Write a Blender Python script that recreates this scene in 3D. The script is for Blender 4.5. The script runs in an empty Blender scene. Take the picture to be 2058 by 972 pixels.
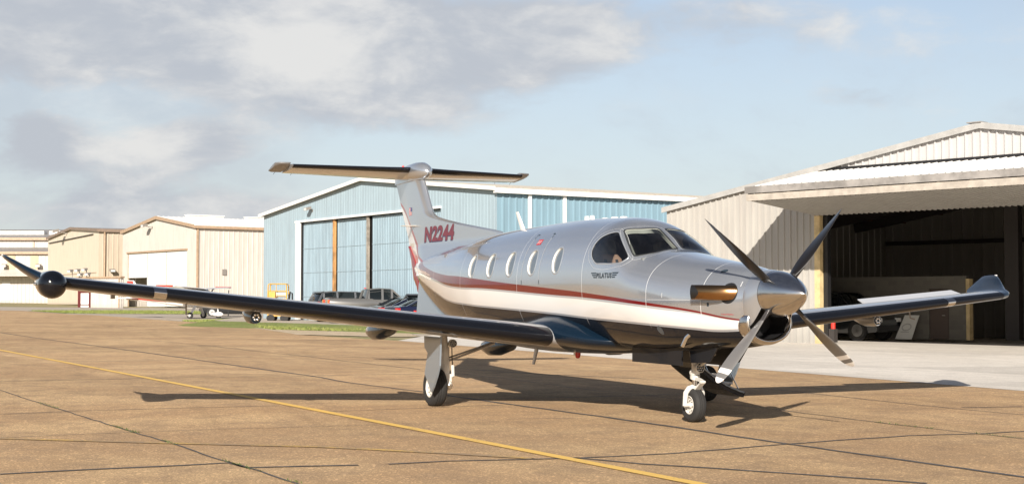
import bpy, bmesh, math, random
import numpy as np
from mathutils import Vector, Matrix
random.seed(7)
SC = bpy.context.scene
COL = SC.collection
rad = math.radians

# sky constants: bearing, elevation, half widths, weight
CLOUDS = [(-.30, .20, .14, .075, .75), (-.14, .165, .13, .045, .85), (-.02, .165, .11, .035, .7), (.06, .195, .10, .03, .45),
          (-.34, .155, .07, .03, .4), (-.145, .20, .07, .035, .5), (-.22, .10, .05, .016, .9), (-.31, .10, .022, .018, .55), (-.28, .058, .16, .028, .80), (-.14, .055, .06, .02, .3),
          (.235, .135, .045, .012, .55), (.17, .16, .10, .03, .15), (-.05, .12, .12, .018, .45), (.10, .083, .05, .010, .5), (.21, .19, .09, .02, .12), (.30, .18, .10, .03, .28), (.30, .235, .14, .03, .1),
          (0.0, .09, .09, .05, -.45), (.18, .13, .06, .04, -.2), (-.30, .125, .06, .012, -.35)]
CLOUD_LIGHT = [(-.145, .175, .045, .035, .75), (-.245, .10, .03, .012, .55), (-.27, .06, .12, .03, .15), (-.32, .10, .03, .02, -.7), (-.17, .085, .03, .01, -.3), (-.03, .2, .1, .03, .1), (.25, .17, .15, .04, .2)]
CLOUD_DARK = (3.3, 3.5, 3.85); CLOUD_BRIGHT = (5.1, 5.05, 4.95); HORIZON = (4.3, 4.7, 4.95); SKY_SAT = .88; SKY_VAL = 1.0; SKY_STR = .1; SKY_TINT = (.82, .79, .80)

# ------------------------------------------------------------------ camera
CAM = Vector((14.2319, -9.6639, 1.5469))
YAW, PITCH, ROLL, FPX = 2.7412, 0.0395, 0.0105, 2967.9
_fw = Vector((math.cos(PITCH)*math.cos(YAW), math.cos(PITCH)*math.sin(YAW), math.sin(PITCH)))
_rt = Vector((math.sin(YAW), -math.cos(YAW), 0)); _up = _rt.cross(_fw)
_r2 = _rt*math.cos(ROLL) + _up*math.sin(ROLL); _u2 = -_rt*math.sin(ROLL) + _up*math.cos(ROLL)
cd = bpy.data.cameras.new('camera'); cam = bpy.data.objects.new('camera', cd); COL.objects.link(cam)
cam.matrix_world = Matrix(((_r2.x, _u2.x, -_fw.x, CAM.x), (_r2.y, _u2.y, -_fw.y, CAM.y), (_r2.z, _u2.z, -_fw.z, CAM.z), (0, 0, 0, 1)))
cd.sensor_width = 36.0; cd.lens = 36.0*FPX/2058; cd.clip_start = 0.1; cd.clip_end = 6000
SC.camera = cam

# ------------------------------------------------------------------ light and exposure
SUN_EL = rad(24.3); SUN_TO = Vector((0.858, -0.514, 0)).normalized()       # horizontal direction towards the sun
sl = bpy.data.lights.new('sun', 'SUN'); sl.energy = 5.0; sl.angle = rad(0.53); sl.color = (1.0, 0.925, 0.83)
so = bpy.data.objects.new('sun', sl); COL.objects.link(so)
sdir = Vector((SUN_TO.x*math.cos(SUN_EL), SUN_TO.y*math.cos(SUN_EL), math.sin(SUN_EL)))
so.rotation_euler = sdir.to_track_quat('Z', 'Y').to_euler(); so.location = (20, -20, 30)
vs = SC.view_settings
SC.display_settings.display_device = 'sRGB'
vs.view_transform = 'Standard'; vs.look = 'None'; vs.exposure = EXPOSURE = .64; vs.gamma = 1.0; vs.use_curve_mapping = False
SC.cycles.max_bounces = 7; SC.cycles.sample_clamp_indirect = 8

W = bpy.data.worlds.new('World'); SC.world = W; W.use_nodes = True
wt = W.node_tree; wt.nodes.clear()

class NT:
    """small node helper"""
    def __init__(s, t): s.t = t
    def n(s, kind, **kw):
        x = s.t.nodes.new(kind)
        for k, v in kw.items(): setattr(x, k, v)
        return x
    def put(s, sock, v):
        if isinstance(v, bpy.types.NodeSocket): s.t.links.new(v, sock)
        elif v is not None: sock.default_value = v
    def m(s, op, a, b=None, c=None, clamp=False):
        x = s.n('ShaderNodeMath', operation=op, use_clamp=clamp)
        for i, v in enumerate((a, b, c)):
            if v is not None: s.put(x.inputs[i], v)
        return x.outputs[0]
    def vm(s, op, a, b=None):
        x = s.n('ShaderNodeVectorMath', operation=op)
        s.put(x.inputs[0], a)
        if b is not None: s.put(x.inputs[1], b)
        return x.outputs['Value'] if op in ('DOT_PRODUCT', 'LENGTH') else x.outputs[0]
    def mix(s, f, a, b):
        x = s.n('ShaderNodeMix', data_type='RGBA'); s.put(x.inputs[0], f); s.put(x.inputs[6], a); s.put(x.inputs[7], b)
        return x.outputs[2]
    def ss(s, v, lo, hi, a=0.0, b=1.0):
        x = s.n('ShaderNodeMapRange', interpolation_type='SMOOTHSTEP')
        for i, q in enumerate((v, lo, hi, a, b)): s.put(x.inputs[i], q)
        return x.outputs[0]
    def noise(s, vec, scale, detail=4, rough=.55, dist=0.0):
        x = s.n('ShaderNodeTexNoise'); s.put(x.inputs['Vector'], vec)
        x.inputs['Scale'].default_value = scale; x.inputs['Detail'].default_value = detail
        x.inputs['Roughness'].default_value = rough; x.inputs['Distortion'].default_value = dist
        return x.outputs['Fac']
    def xyz(s, v):
        x = s.n('ShaderNodeSeparateXYZ'); s.put(x.inputs[0], v); return x.outputs
    def comb(s, a, b, c):
        x = s.n('ShaderNodeCombineXYZ')
        for i, v in enumerate((a, b, c)): s.put(x.inputs[i], v)
        return x.outputs[0]

def C4(c): return (c[0], c[1], c[2], 1.0)
w = NT(wt)
sky = w.n('ShaderNodeTexSky', sky_type='NISHITA'); sky.sun_disc = False
sky.sun_elevation = SUN_EL; sky.sun_rotation = math.atan2(SUN_TO.x, SUN_TO.y)
sky.air_density = 1.0; sky.dust_density = 1.2; sky.ozone_density = 1.6; sky.altitude = 50
tc = w.n('ShaderNodeTexCoord').outputs['Generated']
dx, dy, dz = w.xyz(tc)
# bearing measured from the heading of the ramp (radians) and elevation
c0, s0 = math.cos(YAW), math.sin(YAW)
along = w.m('ADD', w.m('MULTIPLY', dx, c0), w.m('MULTIPLY', dy, s0))
across = w.m('SUBTRACT', w.m('MULTIPLY', dx, s0), w.m('MULTIPLY', dy, c0))
az = w.m('ARCTAN2', across, along)
el = w.m('ARCSINE', w.m('MAXIMUM', dz, 0.0))
elv = w.m('MULTIPLY', el, 2.1)
cv = w.comb(az, elv, 0.0)
n1 = w.noise(cv, 8.0, 9, .58, .3)
n1b = w.noise(w.vm('ADD', cv, (.014, .03, 0.0)), 8.0, 9, .58, .3)
n2 = w.noise(w.vm('ADD', cv, (3.1, 1.7, .4)), 17.0, 6, .6, .3)
n3 = w.noise(w.vm('ADD', cv, (9.1, 5.7, 2.4)), 5.0, 5, .55, .2)
def blob(a, e, sa, se, wgt):
    q = w.m('ADD', w.m('POWER', w.m('DIVIDE', w.m('ABSOLUTE', w.m('SUBTRACT', az, a)), sa), 2.0),
            w.m('POWER', w.m('DIVIDE', w.m('ABSOLUTE', w.m('SUBTRACT', el, e)), se), 2.0))
    return w.m('MULTIPLY', w.m('EXPONENT', w.m('MULTIPLY', q, -1.0)), wgt)
def addup(L):
    r = L[0]
    for x in L[1:]: r = w.m('ADD', r, x)
    return r
dens = addup([blob(*b) for b in CLOUDS])
body = w.m('ADD', w.m('ADD', dens, w.m('MULTIPLY', w.m('SUBTRACT', n1, .5), 1.7)), w.m('MULTIPLY', w.m('SUBTRACT', n2, .5), .8))
cover = w.ss(body, .2, .80)
back = w.m('MULTIPLY', w.ss(w.m('ABSOLUTE', az), .5, .9), w.ss(n3, .46, .66))       # scattered clouds over the rest of the sky
veil = w.m('MULTIPLY', w.ss(w.noise(w.vm('ADD', cv, (4.4, 8.2, 1.1)), 4.0, 7, .62, .5), .42, .68), .50)
cover = w.m('MAXIMUM', cover, veil)
cover = w.m('MULTIPLY', w.m('MAXIMUM', cover, w.m('MULTIPLY', back, .45)), .93)
lightn = w.m('ADD', w.m('MULTIPLY', w.m('SUBTRACT', n2, .5), 1.6), addup([blob(*b) for b in CLOUD_LIGHT] + [w.m('MULTIPLY', w.m('SUBTRACT', n1, n1b), 2.2), w.m('MULTIPLY', w.m('SUBTRACT', n3, .5), .9)]))
ccol = w.mix(w.ss(lightn, -.25, .75), C4(CLOUD_DARK), C4(CLOUD_BRIGHT))
skyc = w.n('ShaderNodeHueSaturation'); w.put(skyc.inputs['Color'], sky.outputs[0]); skyc.inputs['Saturation'].default_value = SKY_SAT; skyc.inputs['Value'].default_value = SKY_VAL
hz = w.mix(w.ss(el, 0.0, .30, .65, .15), w.vm('MULTIPLY', w.vm('MULTIPLY', skyc.outputs[0], SKY_TINT), w.comb(w.ss(el, .25, .9, 1.0, .55), w.ss(el, .25, .9, 1.0, .6), w.ss(el, .25, .9, 1.0, .68))), C4(HORIZON))
fin = w.mix(cover, hz, ccol)
dim = w.ss(el, .24, .75, 1.0, .42)      # the sky darkens towards the zenith
fin = w.vm('MULTIPLY', fin, w.comb(dim, dim, w.m('POWER', dim, .9)))
bg = w.n('ShaderNodeBackground'); w.put(bg.inputs[0], fin); bg.inputs[1].default_value = SKY_STR
wo = w.n('ShaderNodeOutputWorld'); wt.links.new(bg.outputs[0], wo.inputs[0])

# ------------------------------------------------------------------ object helpers
def link(o, parent=None):
    COL.objects.link(o)
    if parent is not None: o.parent = parent
    return o
def tag(o, label=None, cat=None, group=None, kind=None):
    if label: o['label'] = label
    if cat: o['category'] = cat
    if group: o['group'] = group
    if kind: o['kind'] = kind
    return o
def empty(name, loc=(0, 0, 0), rz=0.0, label=None, cat=None, group=None, mat=None):
    o = bpy.data.objects.new(name, None); COL.objects.link(o); o.empty_display_size = .3
    if mat is not None: o.matrix_world = mat
    else: o.location = loc; o.rotation_euler = (0, 0, rz)
    return tag(o, label, cat, group)
def mk(name, V, F, m=None, parent=None, smooth=False, angle=None):
    me = bpy.data.meshes.new(name); me.from_pydata([tuple(map(float, v)) for v in V], [], [tuple(map(int, f)) for f in F])
    bm = bmesh.new(); bm.from_mesh(me); bmesh.ops.recalc_face_normals(bm, faces=bm.faces[:])
    bm.to_mesh(me); bm.free()
    if m is not None: me.materials.append(m)
    if smooth:
        me.polygons.foreach_set('use_smooth', [True]*len(me.polygons))
        if angle: me.set_sharp_from_angle(angle=rad(angle))
    me.update()
    return link(bpy.data.objects.new(name, me), parent)
class MB:
    """collects shapes, then links them as ONE mesh object"""
    def __init__(s): s.V = []; s.F = []
    def add(s, V, F):
        b = len(s.V); s.V += [tuple(v) for v in V]; s.F += [tuple(i+b for i in f) for f in F]; return s
    def box(s, x0, x1, y0, y1, z0, z1):
        return s.add([(x0,y0,z0),(x1,y0,z0),(x1,y1,z0),(x0,y1,z0),(x0,y0,z1),(x1,y0,z1),(x1,y1,z1),(x0,y1,z1)],
                     [(3,2,1,0),(4,5,6,7),(0,1,5,4),(1,2,6,5),(2,3,7,6),(3,0,4,7)])
    def bar(s, a, b, w, h):
        a = Vector(a); b = Vector(b); d = (b-a).normalized()
        u = d.cross(Vector((0, 0, 1)))
        if u.length < 1e-3: u = Vector((1, 0, 0))
        u.normalize(); v = u.cross(d)
        V = []
        for p in (a, b):
            for i, j in ((-1,-1),(1,-1),(1,1),(-1,1)): V.append(p + u*(w/2*i) + v*(h/2*j))
        return s.add(V, [(0,1,2,3),(7,6,5,4),(0,4,5,1),(1,5,6,2),(2,6,7,3),(3,7,4,0)])
    def tube(s, pts, r, n=12, cap=True, rz=1.0):
        pts = [Vector(p) for p in pts]; rs = r if isinstance(r, (list, tuple)) else [r]*len(pts)
        V = []; F = []; u = None
        for i, p in enumerate(pts):
            d = (pts[min(i+1, len(pts)-1)] - pts[max(i-1, 0)]).normalized()
            if u is None:
                u = d.cross(Vector((0, 0, 1)))
                if u.length < 1e-3: u = Vector((1, 0, 0))
            u = (u - d*u.dot(d)).normalized(); v = u.cross(d)
            for k in range(n):
                a = 2*math.pi*k/n; V.append(p + u*(rs[i]*math.cos(a)) + v*(rs[i]*rz*math.sin(a)))
        for i in range(len(pts)-1):
            for k in range(n): F.append((i*n+k, i*n+(k+1) % n, (i+1)*n+(k+1) % n, (i+1)*n+k))
        if cap: F += [tuple(range(n))[::-1], tuple(range((len(pts)-1)*n, len(pts)*n))]
        return s.add(V, F)
    def lathe(s, prof, n=24, c=(0, 0, 0), axis='x', cap=True):
        """prof: (a, r) pairs along the axis"""
        V = []; F = []
        for a, r in prof:
            for k in range(n):
                t = 2*math.pi*k/n; p, q = r*math.cos(t), r*math.sin(t)
                V.append({'x': (a, p, q), 'y': (p, a, q), 'z': (p, q, a)}[axis])
        V = [(v[0]+c[0], v[1]+c[1], v[2]+c[2]) for v in V]
        for i in range(len(prof)-1):
            for k in range(n): F.append((i*n+k, i*n+(k+1) % n, (i+1)*n+(k+1) % n, (i+1)*n+k))
        if cap and prof[0][1] > 1e-4: F.append(tuple(range(n)))
        if cap and prof[-1][1] > 1e-4: F.append(tuple(range((len(prof)-1)*n, len(prof)*n)))
        return s.add(V, F)
    def prism(s, poly, axis, a, b):
        """poly in the two other axes, extruded from a to b"""
        n = len(poly); V = []
        for t in (a, b):
            for p, q in poly: V.append({'x': (t, p, q), 'y': (p, t, q), 'z': (p, q, t)}[axis])
        F = [tuple(range(n)), tuple(range(n, 2*n))[::-1]] + [(i, (i+1) % n, n+(i+1) % n, n+i) for i in range(n)]
        return s.add(V, F)
    def loft(s, rings, close=True, capa=True, capb=True):
        n = len(rings[0]); V = [v for r in rings for v in r]; F = []
        for i in range(len(rings)-1):
            for k in range(n if close else n-1): F.append((i*n+k, i*n+(k+1) % n, (i+1)*n+(k+1) % n, (i+1)*n+k))
        if capa: F.append(tuple(range(n)))
        if capb: F.append(tuple(range((len(rings)-1)*n, len(rings)*n)))
        return s.add(V, F)
    def build(s, name, m=None, parent=None, smooth=False, angle=40):
        return mk(name, s.V, s.F, m, parent, smooth, angle)
def copy_tree(o, parent=None):
    c = o.copy(); COL.objects.link(c)
    if parent is not None: c.parent = parent
    for ch in list(o.children): copy_tree(ch, c)
    return c

# ------------------------------------------------------------------ materials
MATS = {}
def mat(name, col, rough=.6, metal=0.0, coat=0.0, var=0.0, vscale=3.0, bump=0.0, bscale=40.0, spec=.5, emit=None, rust=None):
    if name in MATS: return MATS[name]
    m = bpy.data.materials.new(name); m.use_nodes = True; t = NT(m.node_tree)
    b = m.node_tree.nodes['Principled BSDF']
    b.inputs['Base Color'].default_value = C4(col); b.inputs['Roughness'].default_value = rough; b.inputs['Metallic'].default_value = metal
    b.inputs['Coat Weight'].default_value = coat; b.inputs['Coat Roughness'].default_value = .04; b.inputs['Specular IOR Level'].default_value = spec
    if var or bump:
        oc = t.n('ShaderNodeTexCoord').outputs['Object']
    if var:
        f = t.noise(oc, vscale, 6, .62)
        f = t.ss(f, .3, .7, 1-var, 1+var)
        x = t.n('ShaderNodeMix', data_type='RGBA', blend_type='MULTIPLY'); x.inputs[0].default_value = 1
        x.inputs[6].default_value = C4(col); cc = t.comb(f, f, f); t.put(x.inputs[7], cc)
        t.put(b.inputs['Base Color'], x.outputs[2])
        t.put(b.inputs['Roughness'], t.ss(t.noise(oc, vscale*2.3, 4), .3, .7, max(.02, rough*.85), min(1, rough*1.12)))
    if bump:
        bn = t.n('ShaderNodeBump'); bn.inputs['Strength'].default_value = bump; bn.inputs['Distance'].default_value = .01
        t.put(bn.inputs['Height'], t.noise(oc, bscale, 4)); t.put(b.inputs['Normal'], bn.outputs[0])
    MATS[name] = m
    return m
def glass(name, tint=(.8, .85, .85), rough=0.0, alpha=.25):
    """thin window glass: reflects, lets light through without bending it"""
    if name in MATS: return MATS[name]
    m = bpy.data.materials.new(name); m.use_nodes = True; t = NT(m.node_tree); m.node_tree.nodes.clear()
    tr = t.n('ShaderNodeBsdfTransparent'); tr.inputs[0].default_value = C4(tint)
    gl = t.n('ShaderNodeBsdfGlossy'); gl.inputs['Roughness'].default_value = rough; gl.inputs[0].default_value = (1, 1, 1, 1)
    fr = t.n('ShaderNodeFresnel'); fr.inputs[0].default_value = 1.5
    mx = t.n('ShaderNodeMixShader'); t.put(mx.inputs[0], t.m('ADD', t.m('MULTIPLY', fr.outputs[0], 1.0), alpha*.3, clamp=True)); t.t.links.new(tr.outputs[0], mx.inputs[1]); t.t.links.new(gl.outputs[0], mx.inputs[2])
    o = t.n('ShaderNodeOutputMaterial'); t.t.links.new(mx.outputs[0], o.inputs[0])
    MATS[name] = m
    return m

# ------------------------------------------------------------------ ground surfaces
def ground_mat(name, c1, c2, c3, grain=70.0, speck=.5, bump=.25, rough=.85, streak=None):
    m = bpy.data.materials.new(name); m.use_nodes = True; t = NT(m.node_tree); b = m.node_tree.nodes['Principled BSDF']
    oc = t.n('ShaderNodeTexCoord').outputs['Object']
    big = t.ss(t.noise(oc, .30, 7, .65, .4), .38, .62)
    mid = t.noise(oc, 1.7, 5, .65)
    col = t.mix(big, C4(c1), C4(c2))
    col = t.mix(t.ss(mid, .42, .68, 0, .7), col, C4(c3))
    if streak:
        mp = t.n('ShaderNodeMapping'); mp.inputs['Rotation'].default_value = (0, 0, streak); t.put(mp.inputs[0], oc)
        sx, sy, sz = t.xyz(mp.outputs[0])
        sv = t.comb(t.m('MULTIPLY', sx, .10), t.m('MULTIPLY', sy, 1.3), 0.0)
        col = t.mix(t.ss(t.noise(sv, 1.0, 5, .6), .52, .78, 0, .45), col, C4([q*.62 for q in c1]))
    if streak:
        px_, py_, pz_ = t.xyz(oc)
        lane = t.m('FLOOR', t.m('DIVIDE', t.m('ADD', t.m('SUBTRACT', py_, t.m('MULTIPLY', px_, .094)), .55), 3.85)); slab = t.m('FLOOR', t.m('DIVIDE', t.m('ADD', px_, 40.0), 6.1))
        wn = t.n('ShaderNodeTexWhiteNoise', noise_dimensions='2D'); t.put(wn.inputs['Vector'], t.comb(lane, slab, 0.0))
        k_ = t.m('MULTIPLY', t.ss(wn.outputs['Value'], 0, 1, .90, 1.08), t.m('SUBTRACT', 1.0, t.m('MULTIPLY', t.ss(t.noise(oc, .9, 3, .5), .66, .74), t.ss(t.noise(oc, 5.0, 5, .7), .45, .6, 0, .28))))
        q_ = t.n('ShaderNodeMix', data_type='RGBA', blend_type='MULTIPLY'); q_.inputs[0].default_value = 1
        t.put(q_.inputs[6], col); t.put(q_.inputs[7], t.comb(k_, k_, k_)); col = q_.outputs[2]
    g = t.noise(oc, grain, 3, .75)
    g2 = t.n('ShaderNodeTexVoronoi'); g2.inputs['Scale'].default_value = grain*.7; t.put(g2.inputs['Vector'], oc)
    gf = t.m('ADD', t.ss(g, .25, .75, 1-speck, 1+speck), t.m('MULTIPLY', t.ss(t.xyz(g2.outputs['Color'])[0], .80, 1.0), speck*1.3))
    x = t.n('ShaderNodeMix', data_type='RGBA', blend_type='MULTIPLY'); x.inputs[0].default_value = 1
    t.put(x.inputs[6], col); t.put(x.inputs[7], t.comb(gf, gf, gf)); t.put(b.inputs['Base Color'], x.outputs[2])
    b.inputs['Roughness'].default_value = rough; b.inputs['Specular IOR Level'].default_value = .25
    bn = t.n('ShaderNodeBump'); bn.inputs['Strength'].default_value = bump; bn.inputs['Distance'].default_value = .012
    t.put(bn.inputs['Height'], g); t.put(b.inputs['Normal'], bn.outputs[0])
    return m
ASPH = ground_mat('aged_asphalt', (.42, .275, .15), (.51, .35, .192), (.32, .218, .13), 60, .52, .5, .9, streak=.12)
CONC = ground_mat('concrete_paving', (.64, .59, .52), (.70, .65, .58), (.56, .52, .46), 30, .12, .1, .8, streak=-.78)
EARTH = ground_mat('dry_verge', (.30, .24, .13), (.22, .22, .09), (.38, .31, .2), 12, .4, .3, .95)
GRASSM = ground_mat('turf', (.15, .195, .045), (.20, .23, .065), (.27, .24, .10), 20, .4, .5, .9)

def sheet(name, pts, z, m, **k):
    o = mk(name, [(x, y, z) for x, y in pts], [tuple(range(len(pts)))], m); tag(o, kind='structure'); return o
sheet('ground', [(-3200, -3200), (3200, -3200), (3200, 3200), (-3200, 3200)], -.02, EARTH)
sheet('ramp', [(160, -160), (160, 9.6), (-6.95, 9.45), (-38.4, 8.03), (-47, 6.5), (-57, 7.6), (-70, 8.5), (-81, 7.6), (-110, 6.0), (-141, 3.0), (-170, -2), (-200, -160)], 0.0, ASPH)
sheet('concrete_apron', [(160, 9.6), (160, 120), (-60, 120), (-75, 60), (-66, 24), (-44, 10.9), (-38.4, 8.03), (-6.95, 9.45)], .004, CONC)
ROADM = ground_mat('grey_taxiway', (.42, .36, .29), (.48, .42, .34), (.37, .31, .25), 40, .2, .15, .85)
sheet('taxiway', [(-66, 24), (-75, 60), (-190, 60), (-190, -30), (-141, 3.0), (-115, 4.6), (-110, 6.0), (-81, 7.6), (-86, 12.2), (-66.3, 15.2), (-51, 12.7), (-44, 10.9)], .002, ROADM)
def edge_noise(P, amp, k=14, seed=3):
    r = random.Random(seed); out = []
    for i in range(len(P)):
        a = P[i]; b = P[(i+1) % len(P)]
        for j in range(k):
            t = j/k; out.append((a[0]+(b[0]-a[0])*t + r.uniform(-amp, amp)*2, a[1]+(b[1]-a[1])*t + r.uniform(-amp, amp)*.4))
    return out
def in_poly(x, y, P):
    c = False; j = len(P)-1
    for i in range(len(P)):
        if (P[i][1] > y) != (P[j][1] > y) and x < (P[j][0]-P[i][0])*(y-P[i][1])/(P[j][1]-P[i][1])+P[i][0]: c = not c
        j = i
    return c
def grass(name, P, n, seed):
    r = random.Random(seed); V = []; F = []
    E = edge_noise(P, .12, seed=seed); xs = [p[0] for p in E]; ys = [p[1] for p in E]
    V += [(x, y, .014) for x, y in E]; F.append(tuple(range(len(E))))
    c = 0
    while c < n:
        x = r.uniform(min(xs), max(xs)); y = r.uniform(min(ys), max(ys))
        if not in_poly(x, y, E): continue
        c += 1; h = r.uniform(.06, .16); a = r.uniform(0, 6.28); wd = r.uniform(.02, .05); b = len(V)
        lx, ly = r.uniform(-.05, .05), r.uniform(-.05, .05)
        V += [(x-wd*math.cos(a), y-wd*math.sin(a), .012), (x+wd*math.cos(a), y+wd*math.sin(a), .012), (x+lx, y+ly, h)]; F.append((b, b+1, b+2))
    o = mk(name, V, F, GRASSM); tag(o, kind='stuff'); return o
g1 = grass('grass', [(-133, 3.6), (-120, 6.0), (-120, 11), (-140, 19), (-165, 26), (-168, 34), (-152, 22), (-120, 10), (-115, 5.5), (-126, 3.4)][:0] or [(-141, 3.4), (-120, 4.7), (-119, 10), (-120, 17), (-130, 24), (-145, 24), (-150, 16)], 9000, 1)
tag(g1, 'flat strip of green grass in front of the cream hangars', 'grass')
g2 = grass('grass', [(-81, 7.7), (-70, 8.6), (-57, 7.75), (-53.8, 9.6), (-52.5, 12.3), (-66.3, 15.0), (-86, 12.1)], 16000, 2)
tag(g2, 'bright green grass wedge beside the taxiway under the near wing', 'grass')
SAND = ground_mat('sandy_verge', (.50, .40, .27), (.56, .46, .33), (.40, .31, .19), 16, .3, .3, .95)
sheet('verge', edge_noise([(-58, 7.5), (-47.2, 6.45), (-43.8, 9.2), (-44, 10.8), (-50.5, 12.6), (-53.2, 10.2)], .12, 10), .008, SAND)
v2 = sheet('verge', edge_noise([(-86, 7.3), (-70, 8.2), (-58, 7.4), (-57.5, 7.9), (-70, 8.75), (-80, 7.95)], .05, 10), .010, SAND)

CRACKS = {
 'a': [(-50.13,-5.30), (-40.65,-4.46), (-32.50,-3.53), (-24.05,-2.70), (-18.78,-2.26), (-13.95,-1.76), (-12.08,-1.77), (-9.43,-1.36), (-7.51,-1.20), (-5.57,-1.00), (-3.52,-0.76), (-1.96,-0.62), (-0.35,-0.55), (0.34,-0.49), (1.95,-0.31), (2.58,-0.26), (3.68,-0.14), (4.45,-0.07)],
 'b': [(-0.25,4.54), (-0.16,3.32), (-0.03,2.54), (-0.07,1.51), (0.39,-0.52), (0.68,-1.43), (0.91,-2.22), (1.02,-3.30), (0.88,-4.66), (0.95,-5.29)],
 'b2': [(0.98,-5.58), (0.84,-6.58), (0.42,-6.68), (0.58,-7.87), (0.71,-8.72)],
 'c': [(-13.91,-8.24), (-11.17,-7.92), (-6.49,-7.42), (-4.58,-7.20), (-2.76,-6.99), (-1.58,-6.84), (0.03,-6.69), (2.14,-6.45), (3.19,-6.34)],
 'd': [(-6.09,-8.26), (-6.41,-7.11), (-6.60,-5.53), (-6.71,-4.41)],
 'd2': [(-5.42,-4.13), (-5.69,-2.61), (-5.85,-2.08), (-6.05,-1.22)],
 'e': [(-13.80,-7.74), (-14.28,-5.13), (-14.47,-4.30), (-14.41,-2.15), (-14.76,-0.97), (-14.85,0.62)],
 'f': [(-2.76,-8.48), (-2.98,-7.29), (-3.14,-6.01), (-3.19,-4.43), (-3.23,-4.04)],
 'g': [(-21.67,-5.60), (-22.40,-2.87)],
 'h': [(-30.73,-6.60), (-31.60,-3.65), (-32.72,-0.11), (-31.44,4.01), (-30.38,5.33)],
 'i': [(-39.77,-5.99), (-41.56,-0.82), (-41.18,2.56), (-38.11,6.01)],
 'j': [(-38.72,-0.98), (-32.72,-0.11), (-27.45,0.27), (-24.47,0.67), (-20.95,0.88), (-16.71,1.28)],
 'k': [(-23.60,-2.69), (-24.60,0.70), (-23.81,1.73), (-21.84,3.01)],
 'l': [(-14.91,1.41), (-12.39,1.66), (-8.78,1.70), (-7.50,1.93), (-6.46,2.05), (-5.74,2.13), (-4.11,2.33), (-3.40,2.32), (-1.52,2.35), (-0.48,2.45), (0.65,2.59), (1.34,2.62)],
 'm': [(-7.21,-1.22), (-7.50,1.90), (-7.67,2.85), (-7.33,3.81), (-7.42,5.05)],
 'n': [(-9.07,4.96), (-7.69,5.09), (-5.23,5.05), (-3.66,5.09), (-2.28,5.24)],
 'o': [(0.96,-3.35), (1.68,-2.98), (1.86,-2.81), (2.51,-2.26), (3.15,-1.76), (3.79,-1.31)],
 'p': [(-3.75,5.36), (-3.64,6.46)],
 'q': [(-70.46,-2.90), (-64.38,1.79), (-54.54,6.07)],
 'r': [(-16.52,2.31), (-14.14,3.18), (-12.10,4.45)],
 's': [(-3.57,-2.17), (-3.58,-1.59), (-3.36,-1.12)],
 'faint': [(-2.82,-8.89), (-2.65,-8.49), (-1.71,-7.03), (-0.77,-5.45), (0.23,-4.42), (0.92,-3.79)],
}
CR = CRACKS
TAR = mat('tar_sealant', (.095, .088, .082), .75, var=.25, vscale=5)
def ribbon(name, L, m, z=.006, wob=.02, kind='structure'):
    V = []; F = []; r = random.Random(5)
    for pts, wd in L:
        P = [Vector((p[0], p[1], 0)) for p in pts]; Q = []
        for i in range(len(P)-1):
            n = max(1, int((P[i+1]-P[i]).length/.35)); n = min(n, 120)
            Q += [P[i].lerp(P[i+1], j/n) for j in range(n)]
        Q.append(P[-1]); b = len(V); k = 1.0
        for i, p in enumerate(Q):
            d = (Q[min(i+1, len(Q)-1)]-Q[max(i-1, 0)]); d.z = 0; d.normalize(); s = Vector((-d.y, d.x, 0))
            k = .8*k + .2*r.uniform(.45, 1.6); ww = wd/2*k if wob else wd/2; off = r.uniform(-wob, wob)
            V += [(p+s*(ww+off))[:2]+(z,), (p+s*(-ww+off))[:2]+(z,)]
            if i: F.append((b+2*i-2, b+2*i-1, b+2*i+1, b+2*i))
    o = mk(name, V, F, m); return tag(o, kind=kind) if kind else o
WD = dict(a=.07, b=.05, b2=.06, c=.025, d=.035, d2=.03, e=.05, f=.02, g=.05, h=.06, i=.07, j=.04, k=.05, l=.03, m=.035, n=.035, o=.06, p=.05, q=.12, r=.06, s=.02)
ribbon('crack_sealant', [(CR[k], WD[k]) for k in WD], TAR)
# worn yellow paint
def paint(name, col, wear):
    m = bpy.data.materials.new(name); m.use_nodes = True; t = NT(m.node_tree); b = m.node_tree.nodes['Principled BSDF']
    oc = t.n('ShaderNodeTexCoord').outputs['Object']
    a = t.noise(oc, 28, 5, .7); c = t.noise(oc, 1.2, 4, .6)
    f = t.ss(t.m('ADD', a, t.m('MULTIPLY', t.m('SUBTRACT', c, .5), .7)), wear-.12, wear+.12)
    t.put(b.inputs['Base Color'], t.mix(f, (.33, .23, .14, 1), C4(col))); b.inputs['Roughness'].default_value = .8
    return m
YP = paint('yellow_paint', (.78, .50, .12), .34); YF = paint('faded_yellow_paint', (.66, .42, .10), .56)
yl = ribbon('taxi_line', [([(-90, -13.0), (-29.76, -6.67), (-18.16, -5.44), (-7.95, -4.37), (-1.57, -3.72), (3.19, -3.25), (14, -2.2)], .15)], YP, .008, 0)
ribbon('taxi_line', [(CR['faint'], .13)], YF, .0075, 0)
WEED = mat('weed_leaves', (.10, .14, .035), .8)
def weeds(pts, n, seed):
    r = random.Random(seed); mb = MB()
    for _ in range(n):
        i = r.randrange(len(pts)-1); t = r.random()**.8; x = pts[i][0]+(pts[i+1][0]-pts[i][0])*t+r.gauss(0, .02); y = pts[i][1]+(pts[i+1][1]-pts[i][1])*t+r.gauss(0, .02)
        if math.sin(x*3.1)+math.sin(x*1.3+y) < .3: continue
        a = r.uniform(0, 6.28); h = r.uniform(.008, .03); l = r.uniform(.01, .03)
        mb.add([(x-.006*math.sin(a), y+.006*math.cos(a), .006), (x+.006*math.sin(a), y-.006*math.cos(a), .006), (x+l*math.cos(a), y+l*math.sin(a), h)], [(0, 1, 2)])
    return mb
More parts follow.
